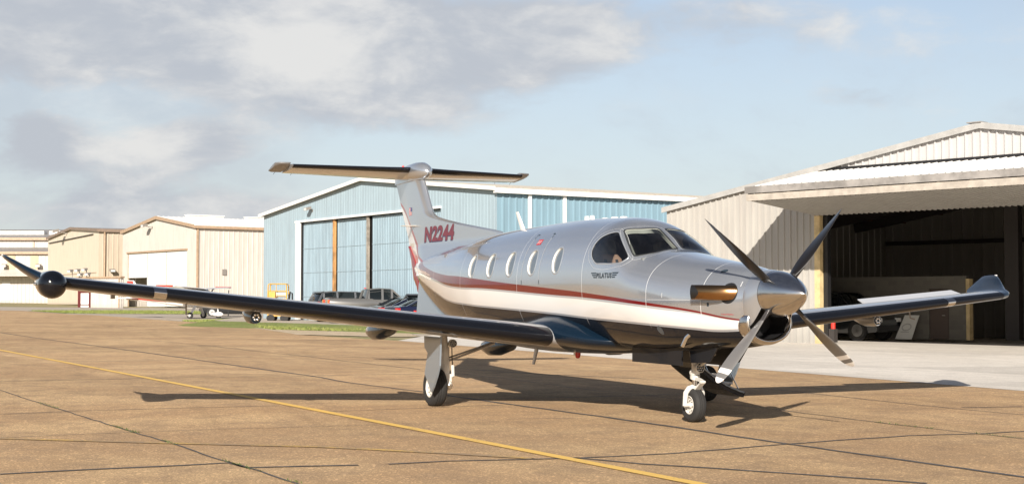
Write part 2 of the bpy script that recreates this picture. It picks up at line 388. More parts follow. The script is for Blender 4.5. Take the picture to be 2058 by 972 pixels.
wd1 = weeds(CR['c'][1:8], 700, 3); q = weeds(CR['l'][6:], 400, 4); wd1.add(q.V, q.F)
tag(wd1.build('weeds', WEED), 'tiny green weeds sprouting along the pavement joints', 'weeds', kind='stuff')

# ------------------------------------------------------------------ buildings
F2 = Vector((-.921, .39, 0)); R2 = Vector((.39, .921, 0)); UPG = (Vector((0, 0, 1)) - R2*.0105).normalized()
def GP(X, d, z=0.0): return Vector((CAM.x, CAM.y, 0)) + R2*X + F2*d + UPG*z
def bframe(A, B):
    """matrix with x along the wall from A to B (seen left to right), y into the building, z up"""
    a = GP(*A); b = GP(*B); e = (b-a); L = e.length; e.normalize(); e = (e - UPG*e.dot(UPG)).normalized(); y = UPG.cross(e)
    M = Matrix(((e.x, y.x, UPG.x, a.x), (e.y, y.y, UPG.y, a.y), (e.z, y.z, UPG.z, a.z), (0, 0, 0, 1)))
    return M, L
def rib_wall(mb, u0, u1, zb, zt, pitch=.3, h=.03, y=0.0, side=None, off=0.0, top=.12):
    """vertical ribbed sheet; side=None: plane y facing -y; side='r': plane x=off facing +x, u runs along y; side='l' facing -x"""
    brk = []; u = math.floor(u0/pitch)*pitch
    while u < u1+pitch:
        for f, d in ((0, 0), (.70, 0), (.76, 1), (.76+top, 1), (.76+top+.06, 0)): brk.append((u+f*pitch, d*h))
        u += pitch
    brk = [(u0, 0)] + [q for q in brk if u0 < q[0] < u1] + [(u1, 0)]
    b = len(mb.V)
    if zb == 0: zb = -.4
    zt_ = zt if callable(zt) else (lambda q: zt); zb_ = zb if callable(zb) else (lambda q: zb)
    for q, d in brk:
        for z in (zb_(q), zt_(q)):
            if side is None: mb.V.append((q, y-d, z))
            elif side == 'r': mb.V.append((off+d, q, z))
            elif side == 'b': mb.V.append((q, y+d, z))
            else: mb.V.append((off-d, q, z))
    for i in range(len(brk)-1): mb.F.append((b+2*i, b+2*i+2, b+2*i+3, b+2*i+1))
    return mb
def sheet_mat(name, col, rough=.45, dirt=.12, metal=0.0):
    if name in MATS: return MATS[name]
    m = mat(name, col, rough, metal); t = NT(m.node_tree); b = m.node_tree.nodes['Principled BSDF']
    oc = t.n('ShaderNodeTexCoord').outputs['Object']; x, y, z = t.xyz(oc)
    st = t.noise(t.comb(t.m('MULTIPLY', x, 1.6), t.m('MULTIPLY', y, 1.6), t.m('MULTIPLY', z, .22)), 1.3, 6, .65)
    f = t.m('MULTIPLY', t.ss(st, .3, .75, 1+dirt*.3, 1-dirt), t.ss(z, 0.0, .7, .86, 1.0))
    g = t.m('MULTIPLY', f, t.ss(st, .45, .8, 1.0, .97))
    q = t.n('ShaderNodeMix', data_type='RGBA', blend_type='MULTIPLY'); q.inputs[0].default_value = 1; q.inputs[6].default_value = C4(col)
    t.put(q.inputs[7], t.comb(f, g, g)); t.put(b.inputs['Base Color'], q.outputs[2])
    return m
CREAM = sheet_mat('cream_sheeting', (.54, .50, .45)); CREAMT = mat('tan_trim', (.38, .27, .18), .5, var=.15)
TANW = sheet_mat('tan_sheeting', (.68, .585, .46)); BROWNT = mat('brown_trim', (.22, .16, .12), .5, var=.15)  # tan is lightened to make up for weak sun on the front wall
WHITEM = sheet_mat('white_sheeting', (.78, .77, .74), .45, .08); GREYROOF = sheet_mat('grey_roofing', (.30, .28, .26), .5, .3)
ROOFW = sheet_mat('white_roofing', (.74, .73, .70), .4, .12)
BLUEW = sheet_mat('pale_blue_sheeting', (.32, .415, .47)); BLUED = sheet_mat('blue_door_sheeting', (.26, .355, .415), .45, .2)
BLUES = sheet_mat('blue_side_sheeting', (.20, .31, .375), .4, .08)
BEIGE = sheet_mat('beige_sheeting', (.385, .37, .34), .4, .1); BEIGED = mat('beige_door_frame', (.40, .36, .31), .5, var=.15)
GALV = mat('weathered_galvanised', (.33, .31, .29), .5, .3, var=.3, vscale=1.5)
DARKST = mat('dark_steel', (.035, .03, .028), .6); RUST = mat('rusty_steel', (.42, .22, .08), .8, var=.45, vscale=1.1)
WOOD = mat('weathered_yellow_timber', (.52, .40, .21), .8, var=.22, vscale=2.2); BLACK = mat('black_paint', (.012, .012, .013), .45)
LAMPM = mat('lamp_housing', (.22, .20, .18), .5); LENSM = mat('lamp_lens', (.6, .6, .58), .2)
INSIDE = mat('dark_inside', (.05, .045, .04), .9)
def gable_shell(L, D, ze, zp, up=None, th=.0):
    """roof slopes of a gable whose front runs along x; returns function z(u)"""
    up = L/2 if up is None else up
    return lambda u: ze + (zp-ze)*(u/up if u <= up else (L-u)/(L-up))
def roof(mb, L, D, ze, zp, over=.25, t=.12, up=None, y0=None, y1=None, ribs=0.6):
    up = L/2 if up is None else up; y0 = -over if y0 is None else y0; y1 = D+over if y1 is None else y1
    s1 = (zp-ze)/up; s2 = (zp-ze)/(L-up)
    for (xa, za, xb, zb) in ((-over, ze-over*s1, up, zp), (up, zp, L+over, ze-over*s2)):
        mb.add([(xa,y0,za),(xb,y0,zb),(xb,y1,zb),(xa,y1,za),(xa,y0,za+t),(xb,y0,zb+t),(xb,y1,zb+t),(xa,y1,za+t)],
               [(0,3,2,1),(4,5,6,7),(0,1,5,4),(1,2,6,5),(2,3,7,6),(3,0,4,7)])
        y = y0+.3
        while ribs and y < y1:
            mb.add([(xa,y,za+t),(xb,y,zb+t),(xb,y+.09,zb+t),(xa,y+.09,za+t),(xa,y+.02,za+t+.05),(xb,y+.02,zb+t+.05),(xb,y+.07,zb+t+.05),(xa,y+.07,za+t+.05)],
                   [(4,5,6,7),(0,1,5,4),(2,3,7,6),(0,4,7,3),(1,2,6,5)]); y += ribs
    return mb
def rake(mb, L, ze, zp, up=None, w=.3, y=-.27, t=.06, over=.25, base=.1):
    up = L/2 if up is None else up; s1 = (zp-ze)/up; s2 = (zp-ze)/(L-up)
    for (xa, za, xb, zb) in ((-over, ze-over*s1, up, zp), (up, zp, L+over, ze-over*s2)):
        mb.add([(xa,y-t,za-w+base),(xb,y-t,zb-w+base),(xb,y-t,zb+base+.05),(xa,y-t,za+base+.05),(xa,y,za-w+base),(xb,y,zb-w+base),(xb,y,zb+base+.05),(xa,y,za+base+.05)],
               [(0,1,2,3),(7,6,5,4),(0,4,5,1),(1,5,6,2),(2,6,7,3),(3,7,4,0)])
    return mb
def wall_lamp(M, u, z, label, s=1.0, y=0, group=None, out=.5):
    t = empty('floodlight', mat=M @ Matrix.Translation((u, y, z)), label=label, cat='floodlight', group=group)
    b = MB().bar((0, 0, 0), (0, -out*s, .12*s), .05*s, .05*s); b.box(-.06*s, .06*s, -.03*s, 0, -.1*s, .1*s); b.build('bracket', LAMPM, t)
    h = MB().prism([(-out*s-.25*s, -.02*s), (-out*s+.2*s, .12*s), (-out*s+.2*s, .32*s), (-out*s-.25*s, .22*s)], 'x', -.28*s, .28*s); h.build('housing', LAMPM, t)
    MB().prism([(-out*s-.262*s, .0), (-out*s-.25*s, -.01*s), (-out*s-.25*s, .2*s), (-out*s-.262*s, .19*s)], 'x', -.22*s, .22*s).build('lens', LENSM, t)
    return t

# --- blue hangar
M, L = bframe((-16.443, 98), (-.723, 74)); D = 16.8; ze, zp = 6.95, 8.38
bh = empty('blue_hangar', mat=M, label='pale blue metal hangar with white roof trim and tall sliding doors behind the parked cars', cat='hangar')
zt = gable_shell(L, D, ze, zp)
wb = MB(); rib_wall(wb, 0, 5.11, 0, zt, .32, .010); rib_wall(wb, 5.11, 23.14, 6.34, zt, .32, .010); rib_wall(wb, 23.14, L, 0, zt, .32, .010)
wb.build('wall', BLUEW, bh)
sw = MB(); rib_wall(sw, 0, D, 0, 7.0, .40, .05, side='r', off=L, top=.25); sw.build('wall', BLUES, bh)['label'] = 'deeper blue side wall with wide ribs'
bk = MB(); rib_wall(bk, 0, D, 0, 7.0, .4, .04, side='l', off=0); bk.add([(0, D, 0), (L, D, 0), (L, D, 7), (L/2, D, zp), (0, D, 7)], [(0, 1, 2, 3, 4)]); bk.build('wall', BLUEW, bh)
rf = roof(MB(), L, D, ze, zp, .25, .10, ribs=.6).build('roof', sheet_mat('beige_roofing', (.40, .37, .32), .5, .15), bh)
rk = rake(MB(), L, ze, zp, w=.15, y=-.26); rk.build('rake_trim', WHITEM, bh)
gt = MB().box(L+.06, L+.34, -.25, D+.25, ze-.20, ze+.04); gt.build('gutter', WHITEM, bh)
for v in (1.92, 4.09): MB().box(L+.06, L+.16, v-.09, v+.09, 0, 6.8).build('downpipe', WHITEM, bh)
op = MB().box(5.0, 23.2, -.10, -.002, 6.28, 6.40); op.build('door_header', WHITEM, bh)
MB().box(5.11, 5.72, -.09, .02, 0, 6.28).build('door_jamb', WHITEM, bh)
MB().box(5.72, 5.82, .03, .2, 0, 6.28).build('door_gap', BLACK, bh)  # solid black box stands in for the dark of the gap
for k, (a, b_, y) in enumerate([(5.80, 10.2, .16), (10.45, 14.55, .22), (15.1, 19.4, .16), (19.4, 23.1, .16)]):
    dm = MB(); rib_wall(dm, a, b_, .05, 6.24, .20, .02, y=y, top=.3); d = dm.build('sliding_door', BLUED, bh)
    fr = MB()
    for z in (.1, 1.6, 3.1, 4.6): fr.box(a, b_, y-.035, y-.024, z, z+.03)
    fr.build('rail', BLUEW, d)
MB().box(10.12, 10.42, .06, .16, 0, 6.26).build('door_post', RUST, bh)['label'] = 'rust streaked door post'
MB().box(14.50, 14.76, .06, .16, 0, 6.26).build('door_post', mat('grey_brown_steel', (.28, .25, .21), .6, var=.3), bh)
MB().box(14.76, 15.12, .24, .34, 0, 6.26).build('door_gap', BLACK, bh)  # black box again, for the dark between two door leaves
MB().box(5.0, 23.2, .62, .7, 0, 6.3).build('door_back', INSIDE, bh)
wall_lamp(M, 7.44, 6.95, 'small brown floodlight on the gable of the pale blue hangar', .75, out=.45)

# --- cream hangar with white sectional doors
M, L = bframe((-59.282, 225), (-43.929, 205)); D = 26.0; ze, zp = 11.33, 13.05
ch = empty('cream_hangar', mat=M, label='cream hangar with tan trim and white sectional doors, one panel partly raised', cat='hangar')
zt = gable_shell(L, D, ze, zp)
wb = MB(); rib_wall(wb, 0, 2.07, 0, zt, .35, .02); rib_wall(wb, 2.07, 22.51, 8.0, zt, .35, .02); rib_wall(wb, 22.51, L, 0, zt, .35, .02); wb.build('wall', CREAM, ch)
sw = MB(); rib_wall(sw, 0, D, 0, ze, .75, .06, side='r', off=L, top=.12); sw.build('wall', CREAM, ch)
sw = MB(); rib_wall(sw, 0, D, 0, ze, .75, .06, side='l', off=0); sw.build('wall', CREAM, ch)
roof(MB(), L, D, ze, zp, .3, .12, ribs=.8).build('roof', ROOFW, ch); rake(MB(), L, ze, zp, w=.42, y=-.3).build('rake_trim', CREAMT, ch)
MB().box(L+.06, L+.5, -.3, D+.3, ze-.40, ze-.02).build('gutter', CREAMT, ch)
MB().box(L+.05, L+.25, .15, .40, 0, ze-.4).build('downpipe', CREAMT, ch)
MB().box(1.8, 22.8, -.16, -.02, 7.95, 8.2).build('door_header', CREAMT, ch)
for a, b_, z0 in ((2.2, 9.0, 4.3), (9.15, 15.7, .05), (15.85, 22.4, .05)):
    dm = MB()
    z = z0
    while z < 7.9: dm.box(a, b_, .06 + (.012 if int(z/.75) % 2 else 0), .14, z, min(z+.763, 7.93)); z += .75
    dm.build('sectional_door', WHITEM, ch)
for a in (9.0, 15.7): MB().box(a, a+.15, .02, .2, 0, 7.95).build('door_post', mat('grey_seam', (.35, .34, .33), .5), ch)
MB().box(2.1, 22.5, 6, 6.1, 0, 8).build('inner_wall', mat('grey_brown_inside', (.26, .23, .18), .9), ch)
MB().box(2.07, 2.2, .02, .16, 0, 8).build('door_jamb', CREAMT, ch)
rv = roof(MB(), 1.2, 0, zp+.15, zp+.35, .1, .05, ribs=0)  # ridge vents
for (v0, v1) in ((4.6, 10.3), (14.3, 17.2)):
    q = MB().box(L/2-.5, L/2+.5, v0, v1, zp-.3, zp+.42); q.box(L/2-.7, L/2+.7, v0-.1, v1+.1, zp+.42, zp+.52); q.build('ridge_vent', WHITEM, ch)
MB().box(L+.06, L+.20, 4.1, 4.7, 4.5, 5.3).build('wall_vent', LAMPM, ch)
wall_lamp(M, 10.9, 11.6, 'goose-neck floodlight hanging from the gable of the cream hangar', 1.6, out=.8)

# --- tan hangar
M, L = bframe((-76.934*1.09, 245*1.09), (-60.125*1.09, 215*1.09)); D = 24.0; ze, zp = 11.9, 12.95
th = empty('tan_hangar', mat=M, label='tan hangar with dark brown roof trim left of the cream hangar', cat='hangar')
zt = gable_shell(L, D, ze, zp)
wb = MB(); wb.add([(0, 0, 0), (L, 0, 0), (L, 0, ze), (L/2, 0, zp), (0, 0, ze)], [(0, 1, 2, 3, 4)])
wb.build('wall', TANW, th)
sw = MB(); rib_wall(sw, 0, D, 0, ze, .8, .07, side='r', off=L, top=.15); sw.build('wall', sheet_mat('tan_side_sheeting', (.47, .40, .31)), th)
sw = MB(); rib_wall(sw, 0, D, 0, ze, .8, .07, side='l', off=0); sw.build('wall', TANW, th)
roof(MB(), L, D, ze, zp, .3, .12, ribs=0).build('roof', GREYROOF, th); rake(MB(), L, ze, zp, w=.4, y=-.3).build('rake_trim', BROWNT, th)
MB().box(L+.06, L+.5, -.3, D+.3, ze-.38, ze+.1).build('gutter', BROWNT, th)
MB().tube([(L+.4, .8, ze-.3), (L+.25, .9, ze-.9), (L+.2, .9, .1)], .12).build('downpipe', CREAMT, th)
MB().bar((1.2, -.12, 10.95), (34.0, -.12, 11.3), .2, .12).build('door_rail', DARKST, th)
MB().box(0, 36.2, -.06, -.01, 5.05, 5.15).build('girt_trim', CREAMT, th)
wall_lamp(M, 15.2, 12.2, 'white floodlight tilted at the roof edge of the tan hangar', 2.2, out=.9)
wall_lamp(Matrix(M) @ Matrix.Translation((L, 0, 0)) @ Matrix.Rotation(rad(90), 4, 'Z'), 2.0, 5.2, 'small floodlight on the ribbed side wall of the tan hangar', 1.5)
# --- lean-to annex with a red door frame
M, L = bframe((-58.693, 200), (-51.84, 196)); D = 9.0
D = .5
an = empty('annex', mat=M, label='low tan annex with a dark red door frame in front of the tan hangar', cat='annex')
wb = MB(); rib_wall(wb, 0, .1, 0, 3.9, .4, .05); rib_wall(wb, 2.43, L, 0, 3.9, .4, .05); rib_wall(wb, .1, 2.43, 2.25, 3.9, .4, .05); rib_wall(wb, 0, D, 0, 3.9, .4, .05, side='l'); rib_wall(wb, 0, D, 0, 3.9, .4, .05, side='r', off=L)
wb.build('wall', CREAM, an)
MB().box(-.2, L+.2, -.25, D, 3.9, 4.12).build('roof', CREAMT, an)
REDF = mat('dark_red_paint', (.11, .018, .018), .5)
fr = MB(); fr.box(.1, .55, -.1, .05, 0, 2.25); fr.box(2.15, 2.43, -.1, .05, 0, 2.25); fr.box(.55, 2.15, -.1, .05, 1.95, 2.25); fr.build('door_frame', REDF, an)
dd = MB().box(.55, 2.15, .0, .06, 0, 1.95).build('door', WHITEM, an); MB().box(.55, 2.1, -.04, -.005, .3, .42).build('crossbar', REDF, dd)
MB().tube([(7.7, -.1, 3.9), (7.7, -.1, 0)], .09).build('downpipe', CREAMT, an)
for k, (u, z) in enumerate([(-1.0, 4.75), (.35, 4.8), (1.7, 4.9), (.9, 4.25), (2.3, 4.3)]):
    q = wall_lamp(M, u, z, ['floodlight at the left end of the row above the annex', 'second floodlight of the row above the annex', 'tallest floodlight of the row above the annex', 'lower floodlight under the row above the annex door', 'lower floodlight at the right of the row above the annex door'][k], 1.2, -.1, 'floodlights above the annex', .3)
    MB().bar((0, 0, 0), (0, 0, -.6 if k > 2 else -1.0), .06, .06).build('mast', LAMPM, q)

# --- far left two-tier workshop
M, L = bframe((-125, 300), (-92.5, 300))
fw_ = empty('workshop', mat=M, label='far two-tier cream workshop with grey roofs and a white door at the left edge', cat='workshop')
o = -107.042+125
wb = MB(); rib_wall(wb, 0, L, 0, 9.9, .8, .07); wb.build('wall', CREAM, fw_)
wb = MB(); rib_wall(wb, 0, L, 9.9, 13.1, .8, .07, y=9); wb.build('wall', CREAM, fw_)
def slab(y0, y1, z0, z1, t=.25): return MB().add([(-.5,y0,z0),(L+.5,y0,z0),(L+.5,y1,z1),(-.5,y1,z1),(-.5,y0,z0+t),(L+.5,y0,z0+t),(L+.5,y1,z1+t),(-.5,y1,z1+t)],[(0,3,2,1),(4,5,6,7),(0,1,5,4),(1,2,6,5),(2,3,7,6),(3,0,4,7)])
slab(-.6, 9, 9.9, 11.1).build('roof', GREYROOF, fw_); slab(8.4, 26, 13.1, 15.6).build('roof', GREYROOF, fw_)
MB().box(-.5, L+.5, -.75, -.61, 9.6, 10.1).build('gutter', CREAMT, fw_); MB().box(-.5, L+.5, 8.2, 8.38, 12.8, 13.35).build('gutter', CREAMT, fw_)
for a, b_ in ((0, o+7.2), (o+8.3, L)): MB().box(a, b_, 15, 17, 14.3, 15.0).build('ridge_vent', WHITEM, fw_)
slab(-3.4, -.05, 5.1, 6.4, .12).build('awning', CREAM, fw_)
MB().box(o+3.6, o+5.3, -.12, -.09, .2, 3.95).build('door', WHITEM, fw_)
for a in (o+4.6, o+9.3): MB().box(a, a+1.6, -.11, -.09, 6.5, 9.5).build('wall_panel', sheet_mat('faded_tan_panel', (.46, .37, .24)), fw_)
MB().box(o+3.1+3.9, o+7.15, 8.8, 8.95, 9.9, 13).build('downpipe', CREAMT, fw_)
for u, lb in ((o+4.3, 'left flat lamp on the far cream workshop above its awning'), (o+11.2, 'right flat lamp on the far cream workshop above its awning')):
    wall_lamp(M, u, 7.0, lb, 1.9, -.1, 'lamps above the workshop awning')

# --- big beige hangar on the right with its door tilted open as a canopy
M, L0 = bframe((11.8-7.48*.692-.0, 57.4+7.48*.722), (21.625, 47.148)); o = (Vector((11.8, 57.4))-Vector((11.8-7.48*.692, 57.4+7.48*.722))).length; L = 2*(o+7.1); D = 17.0
ze, zp = 5.47, 7.82
rh = empty('open_hangar', mat=M, label='large beige ribbed hangar on the right with its tilt-up door open', cat='hangar')
zt = gable_shell(L, D, ze, zp); oL, oR = o, L-o
wb = MB(); rib_wall(wb, 0, oL, 0, zt, .305, .065, top=.16); wb.build('wall', BEIGE, rh)
wb = MB(); rib_wall(wb, oL, oR, 4.95, zt, .305, .065, top=.16); wb.build('wall', sheet_mat('upper_white_sheeting', (.46, .45, .44), .4, .06), rh)['label'] = 'white upper wall above the open door'
wb = MB(); rib_wall(wb, oR, L, 0, zt, .305, .065, top=.16); wb.build('wall', BEIGE, rh)
rib_wall(MB(), 0, D, 0, ze, .305, .065, side='l').build('wall', BEIGE, rh); rib_wall(MB(), 0, D, 0, ze, .305, .065, side='r', off=L).build('wall', BEIGE, rh)
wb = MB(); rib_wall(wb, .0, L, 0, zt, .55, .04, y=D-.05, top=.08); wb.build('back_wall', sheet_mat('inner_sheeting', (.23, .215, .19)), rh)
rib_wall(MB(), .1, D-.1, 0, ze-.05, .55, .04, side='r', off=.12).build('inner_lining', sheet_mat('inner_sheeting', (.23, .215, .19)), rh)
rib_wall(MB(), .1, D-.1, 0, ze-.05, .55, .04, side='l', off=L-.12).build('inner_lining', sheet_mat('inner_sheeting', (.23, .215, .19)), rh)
roof(MB(), L, D, ze, zp, .12, .10, ribs=0).build('roof', sheet_mat('pale_grey_roofing', (.40, .395, .38), .45, .1), rh)
rk = MB(); rake(rk, L, ze, zp, w=.17, y=-.13, over=.14, base=.06); rk.build('rake_trim', mat('pale_grey_trim', (.36, .355, .34), .45, var=.1), rh)
MB().box(L/2-.45, L/2+.1, -.24, .3, zp+.09, zp+.13).build('ridge_cap', GALV, rh)
# canopy: tilted door leaf with a sloping weather roof
y1 = -4.2
cu = MB()
n_ = int((oR-oL)/.22)
for i in range(n_):      # ribbed underside, ribs run from the wall outwards
    a = oL + (oR-oL)*i/n_; p = (oR-oL)/n_
    cu.add([(a, -.02, 4.93), (a+p*.62, -.02, 4.93), (a+p*.70, -.02, 4.89), (a+p*.92, -.02, 4.89), (a+p, -.02, 4.93), (a, y1, 5.30), (a+p*.62, y1, 5.30), (a+p*.70, y1, 5.26), (a+p*.92, y1, 5.26), (a+p, y1, 5.30)],
           [(0, 1, 6, 5), (1, 2, 7, 6), (2, 3, 8, 7), (3, 4, 9, 8)])
leaf = cu.build('tilted_door', BEIGE, rh)
MB().box(oL-.02, oR+.02, y1-.10, y1, 5.28, 5.52).build('door_edge', BEIGED, leaf)
for i in range(11): MB().box(oL+.6+i*(oR-oL-1)/11, oL+.72+i*(oR-oL-1)/11, y1-.09, y1, 5.52, 5.58).build('hinge', BEIGED, leaf)
cnp = MB()
for i in range(int((oR-oL)/.3)):
    a = oL+i*.3
    cnp.add([(a, -.04, 6.60), (a+.23, -.04, 6.60), (a+.25, -.04, 6.635), (a+.29, -.04, 6.635), (a+.3, -.04, 6.60), (a, y1, 5.80), (a+.23, y1, 5.80), (a+.25, y1, 5.83), (a+.29, y1, 5.83), (a+.3, y1, 5.80)],
            [(0, 1, 6, 5), (1, 2, 7, 6), (2, 3, 8, 7), (3, 4, 9, 8)])
cnp.add([(oL, -.04, 5.0), (oL, -.04, 6.6), (oL, y1, 5.8), (oL, y1, 5.30)], [(0, 1, 2, 3)]); cnp.add([(oR, -.04, 5.0), (oR, -.04, 6.6), (oR, y1, 5.8), (oR, y1, 5.30)], [(0, 1, 2, 3)])
cnp.build('canopy', ROOFW, rh)
MB().box(oL-.05, oR+.05, y1-.16, y1-.04, 5.55, 5.80).build('fascia_board', mat('weathered_fascia', (.25, .235, .22), .7, var=.3, vscale=1.3), rh)
MB().box(oL+.2, oR, -.07, -.037, 6.62, 6.72).build('flashing', BLACK, rh)
MB().box(oL, oL+.25, -.02, .28, -.3, 4.9).build('door_post', WOOD, rh)['label'] = 'yellow timber door post'
MB().box(oL+.26, oL+.46, .2, .42, -.3, 4.9).build('door_post', BLACK, rh)
MB().box(oR-.3, oR, -.02, .28, 0, 4.9).build('door_post', WOOD, rh)
# frame inside
cb = 8.2
for u in (oL+3.9, oL+7.1, oR-3.9): MB().box(u-.3, u+.3, cb if u != oL+7.1 else 5.6, (cb if u != oL+7.1 else 5.6)+.35, 0, zt(u)-.1).build('column', DARKST, rh)
for y in (2.2, 5.0, 8.0, 11.0, 14.0):
    r_ = MB(); 
    for (xa, xb) in ((.2, L/2), (L/2, L-.2)): r_.bar((xa, y, zt(xa)-.35), (xb, y, zt(xb)-.35), .2, .5)
    r_.build('rafter', DARKST, rh)
for k in range(14):
    u = 1.2+k*(L-2.4)/13; MB().box(u-.05, u+.05, .1, D-.1, zt(u)-.22, zt(u)-.02).build('purlin', mat('rust_primer', (.13, .07, .04), .8), rh)
MB().box(.2, L-.2, D-.3, D-.12, 4.35, 4.55).build('girt', DARKST, rh)
ROOMU0, ROOMU1, ROOMY = oL-5.2, oL+2.55, 7.0
# block wall room
def block_mat():
    m = mat('concrete_block', (.27, .25, .22), .9); t = NT(m.node_tree); b = m.node_tree.nodes['Principled BSDF']
    x, y, z = t.xyz(t.n('ShaderNodeTexCoord').outputs['Object'])
    br = t.n('ShaderNodeTexBrick'); t.put(br.inputs['Vector'], t.comb(x, z, 0.0)); br.inputs['Scale'].default_value = 1.0
    br.inputs['Brick Width'].default_value = .41; br.inputs['Row Height'].default_value = .205; br.inputs['Mortar Size'].default_value = .008
    br.inputs['Color1'].default_value = (.135, .125, .105, 1); br.inputs['Color2'].default_value = (.105, .098, .085, 1); br.inputs['Mortar'].default_value = (.125, .12, .105, 1)
    t.put(b.inputs['Base Color'], br.outputs[0]); return m
bw = empty('block_wall', mat=M @ Matrix.Translation((ROOMU0, ROOMY, 0)), label='low concrete block wall with a brown door inside the open hangar', cat='wall')
LW = ROOMU1-ROOMU0; d0, d1 = LW-1.72, LW-.81
w2 = MB(); w2.box(0, d0, 0, .2, 0, 2.62); w2.box(d1, LW, 0, .2, 0, 2.62); w2.box(d0, d1, 0, .2, 2.1, 2.62); w2.build('wall', block_mat(), bw)
dd = MB().box(d0+.03, d1-.03, .03, .08, .02, 2.08).build('door', mat('dark_brown_door', (.075, .055, .045), .5), bw)
MB().tube([(d1-.15, -.05, 1.0), (d1-.28, -.05, 1.0)], .02).build('handle', GALV, dd)
MB().box(LW, LW+.16, -.06, .22, 0, 2.5).build('corner_post', WOOD, bw)

# ------------------------------------------------------------------ things inside the open hangar (frame M of that hangar)
HM = M
def at(u, y, rz=0, z=0): return HM @ Matrix.Translation((u, y, z)) @ Matrix.Rotation(rz, 4, 'Z')
TYRE = mat('tyre_rubber', (.022, .021, .02), .8, bump=.2); RIMM = mat('alloy_rim', (.5, .5, .5), .3, .8); GLASSD = mat('dark_car_glass', (.008, .011, .012), .08, coat=.2)
REDL = mat('red_lamp', (.55, .02, .02), .15, coat=.8); CLEARL = mat('clear_lamp', (.7, .7, .68), .1, coat=1); AMBER = mat('amber_lamp', (.8, .3, .03), .15, coat=1); CHROME = mat('chrome', (.8, .8, .8), .12, 1.0)
sb = empty('sign_board', mat=at(oL+.02, 6.62), label='white board with an oval emblem leaning on the block wall', cat='sign board')
bd = MB().add([(-.42, -.28, 0), (.36, -.28, 0), (.50, .12, 1.0), (-.18, .12, 1.0), (-.42, -.25, 0), (.36, -.25, 0), (.50, .15, 1.0), (-.18, .15, 1.0)], [(0,1,2,3),(7,6,5,4),(0,4,5,1),(1,5,6,2),(2,6,7,3),(3,7,4,0)])
bd.build('board', mat('white_board', (.62, .62, .58), .6), sb)
def oval(mb, cx, cz, a, b_, w_):
    V = []; F = []; n = 40
    for i in range(n):
        t = 2*math.pi*i/n
        for q in (0, w_):
            x = cx+(a-q)*math.cos(t); z = cz+(b_-q)*math.sin(t); V.append((x+.2*(z-.5), -.28+.4*z-.004, z))
    for i in range(n): j = (i+1) % n; F.append((2*i, 2*j, 2*j+1, 2*i+1))
    mb.add(V, F)
em = MB(); oval(em, .02, .5, .22, .15, .012); oval(em, .02, .5, .19, .12, .008)
for zz, ww in ((.30, .2),): em.add([(-ww+.2*(zz-.5)+.02, -.285+.4*zz, zz), (ww+.2*(zz-.5)+.02, -.285+.4*zz, zz), (ww+.2*(zz-.5)+.02, -.285+.4*zz, zz+.015), (-ww+.2*(zz-.5)+.02, -.285+.4*zz, zz+.015)], [(0,1,2,3)])
for i in range(11):
    x0 = -.15+i*.031; em.add([(x0, -.0845, .48), (x0+.02, -.0845, .48), (x0+.02, -.0685, .52), (x0, -.0685, .52)], [(0,1,2,3)])
em.build('emblem', mat('dark_print', (.08, .08, .09), .6), sb)
cart = empty('equipment_cart', mat=at(oL+4.3, 11.2, .2), label='dark service cart with a white panel in the right bay of the open hangar', cat='cart')
MB().box(-.75, .75, -.5, .5, .28, .62).build('base', BLACK, cart); MB().box(-.5, .35, -.3, .3, .62, 2.0).build('cabinet', DARKST, cart)
MB().box(-.30, .02, -.34, -.305, 1.0, 1.9).build('panel', mat('off_white_panel', (.5, .5, .48), .6), cart); MB().lathe([(-.36, .0), (-.36, .22), (-.31, .24)], 20, (.28, 0, 1.35), 'y').build('hose_reel', BLACK, cart)
for x in (-.55, .55):
    for y in (-.45, .45): MB().lathe([(-.05, .1), (-.05, .16), (.05, .16), (.05, .1)], 16, (x, y, .16), 'y').build('wheel', TYRE, cart)
bol = MB().tube([(0, 0, 0), (0, 0, .8)], .07, 12).build('bollard', mat('off_white_panel', (.5, .5, .48), .6), None, True); bol.matrix_world = at(oL+3.5, 8.6); tag(bol, 'short white post standing in the right bay of the open hangar', 'post')

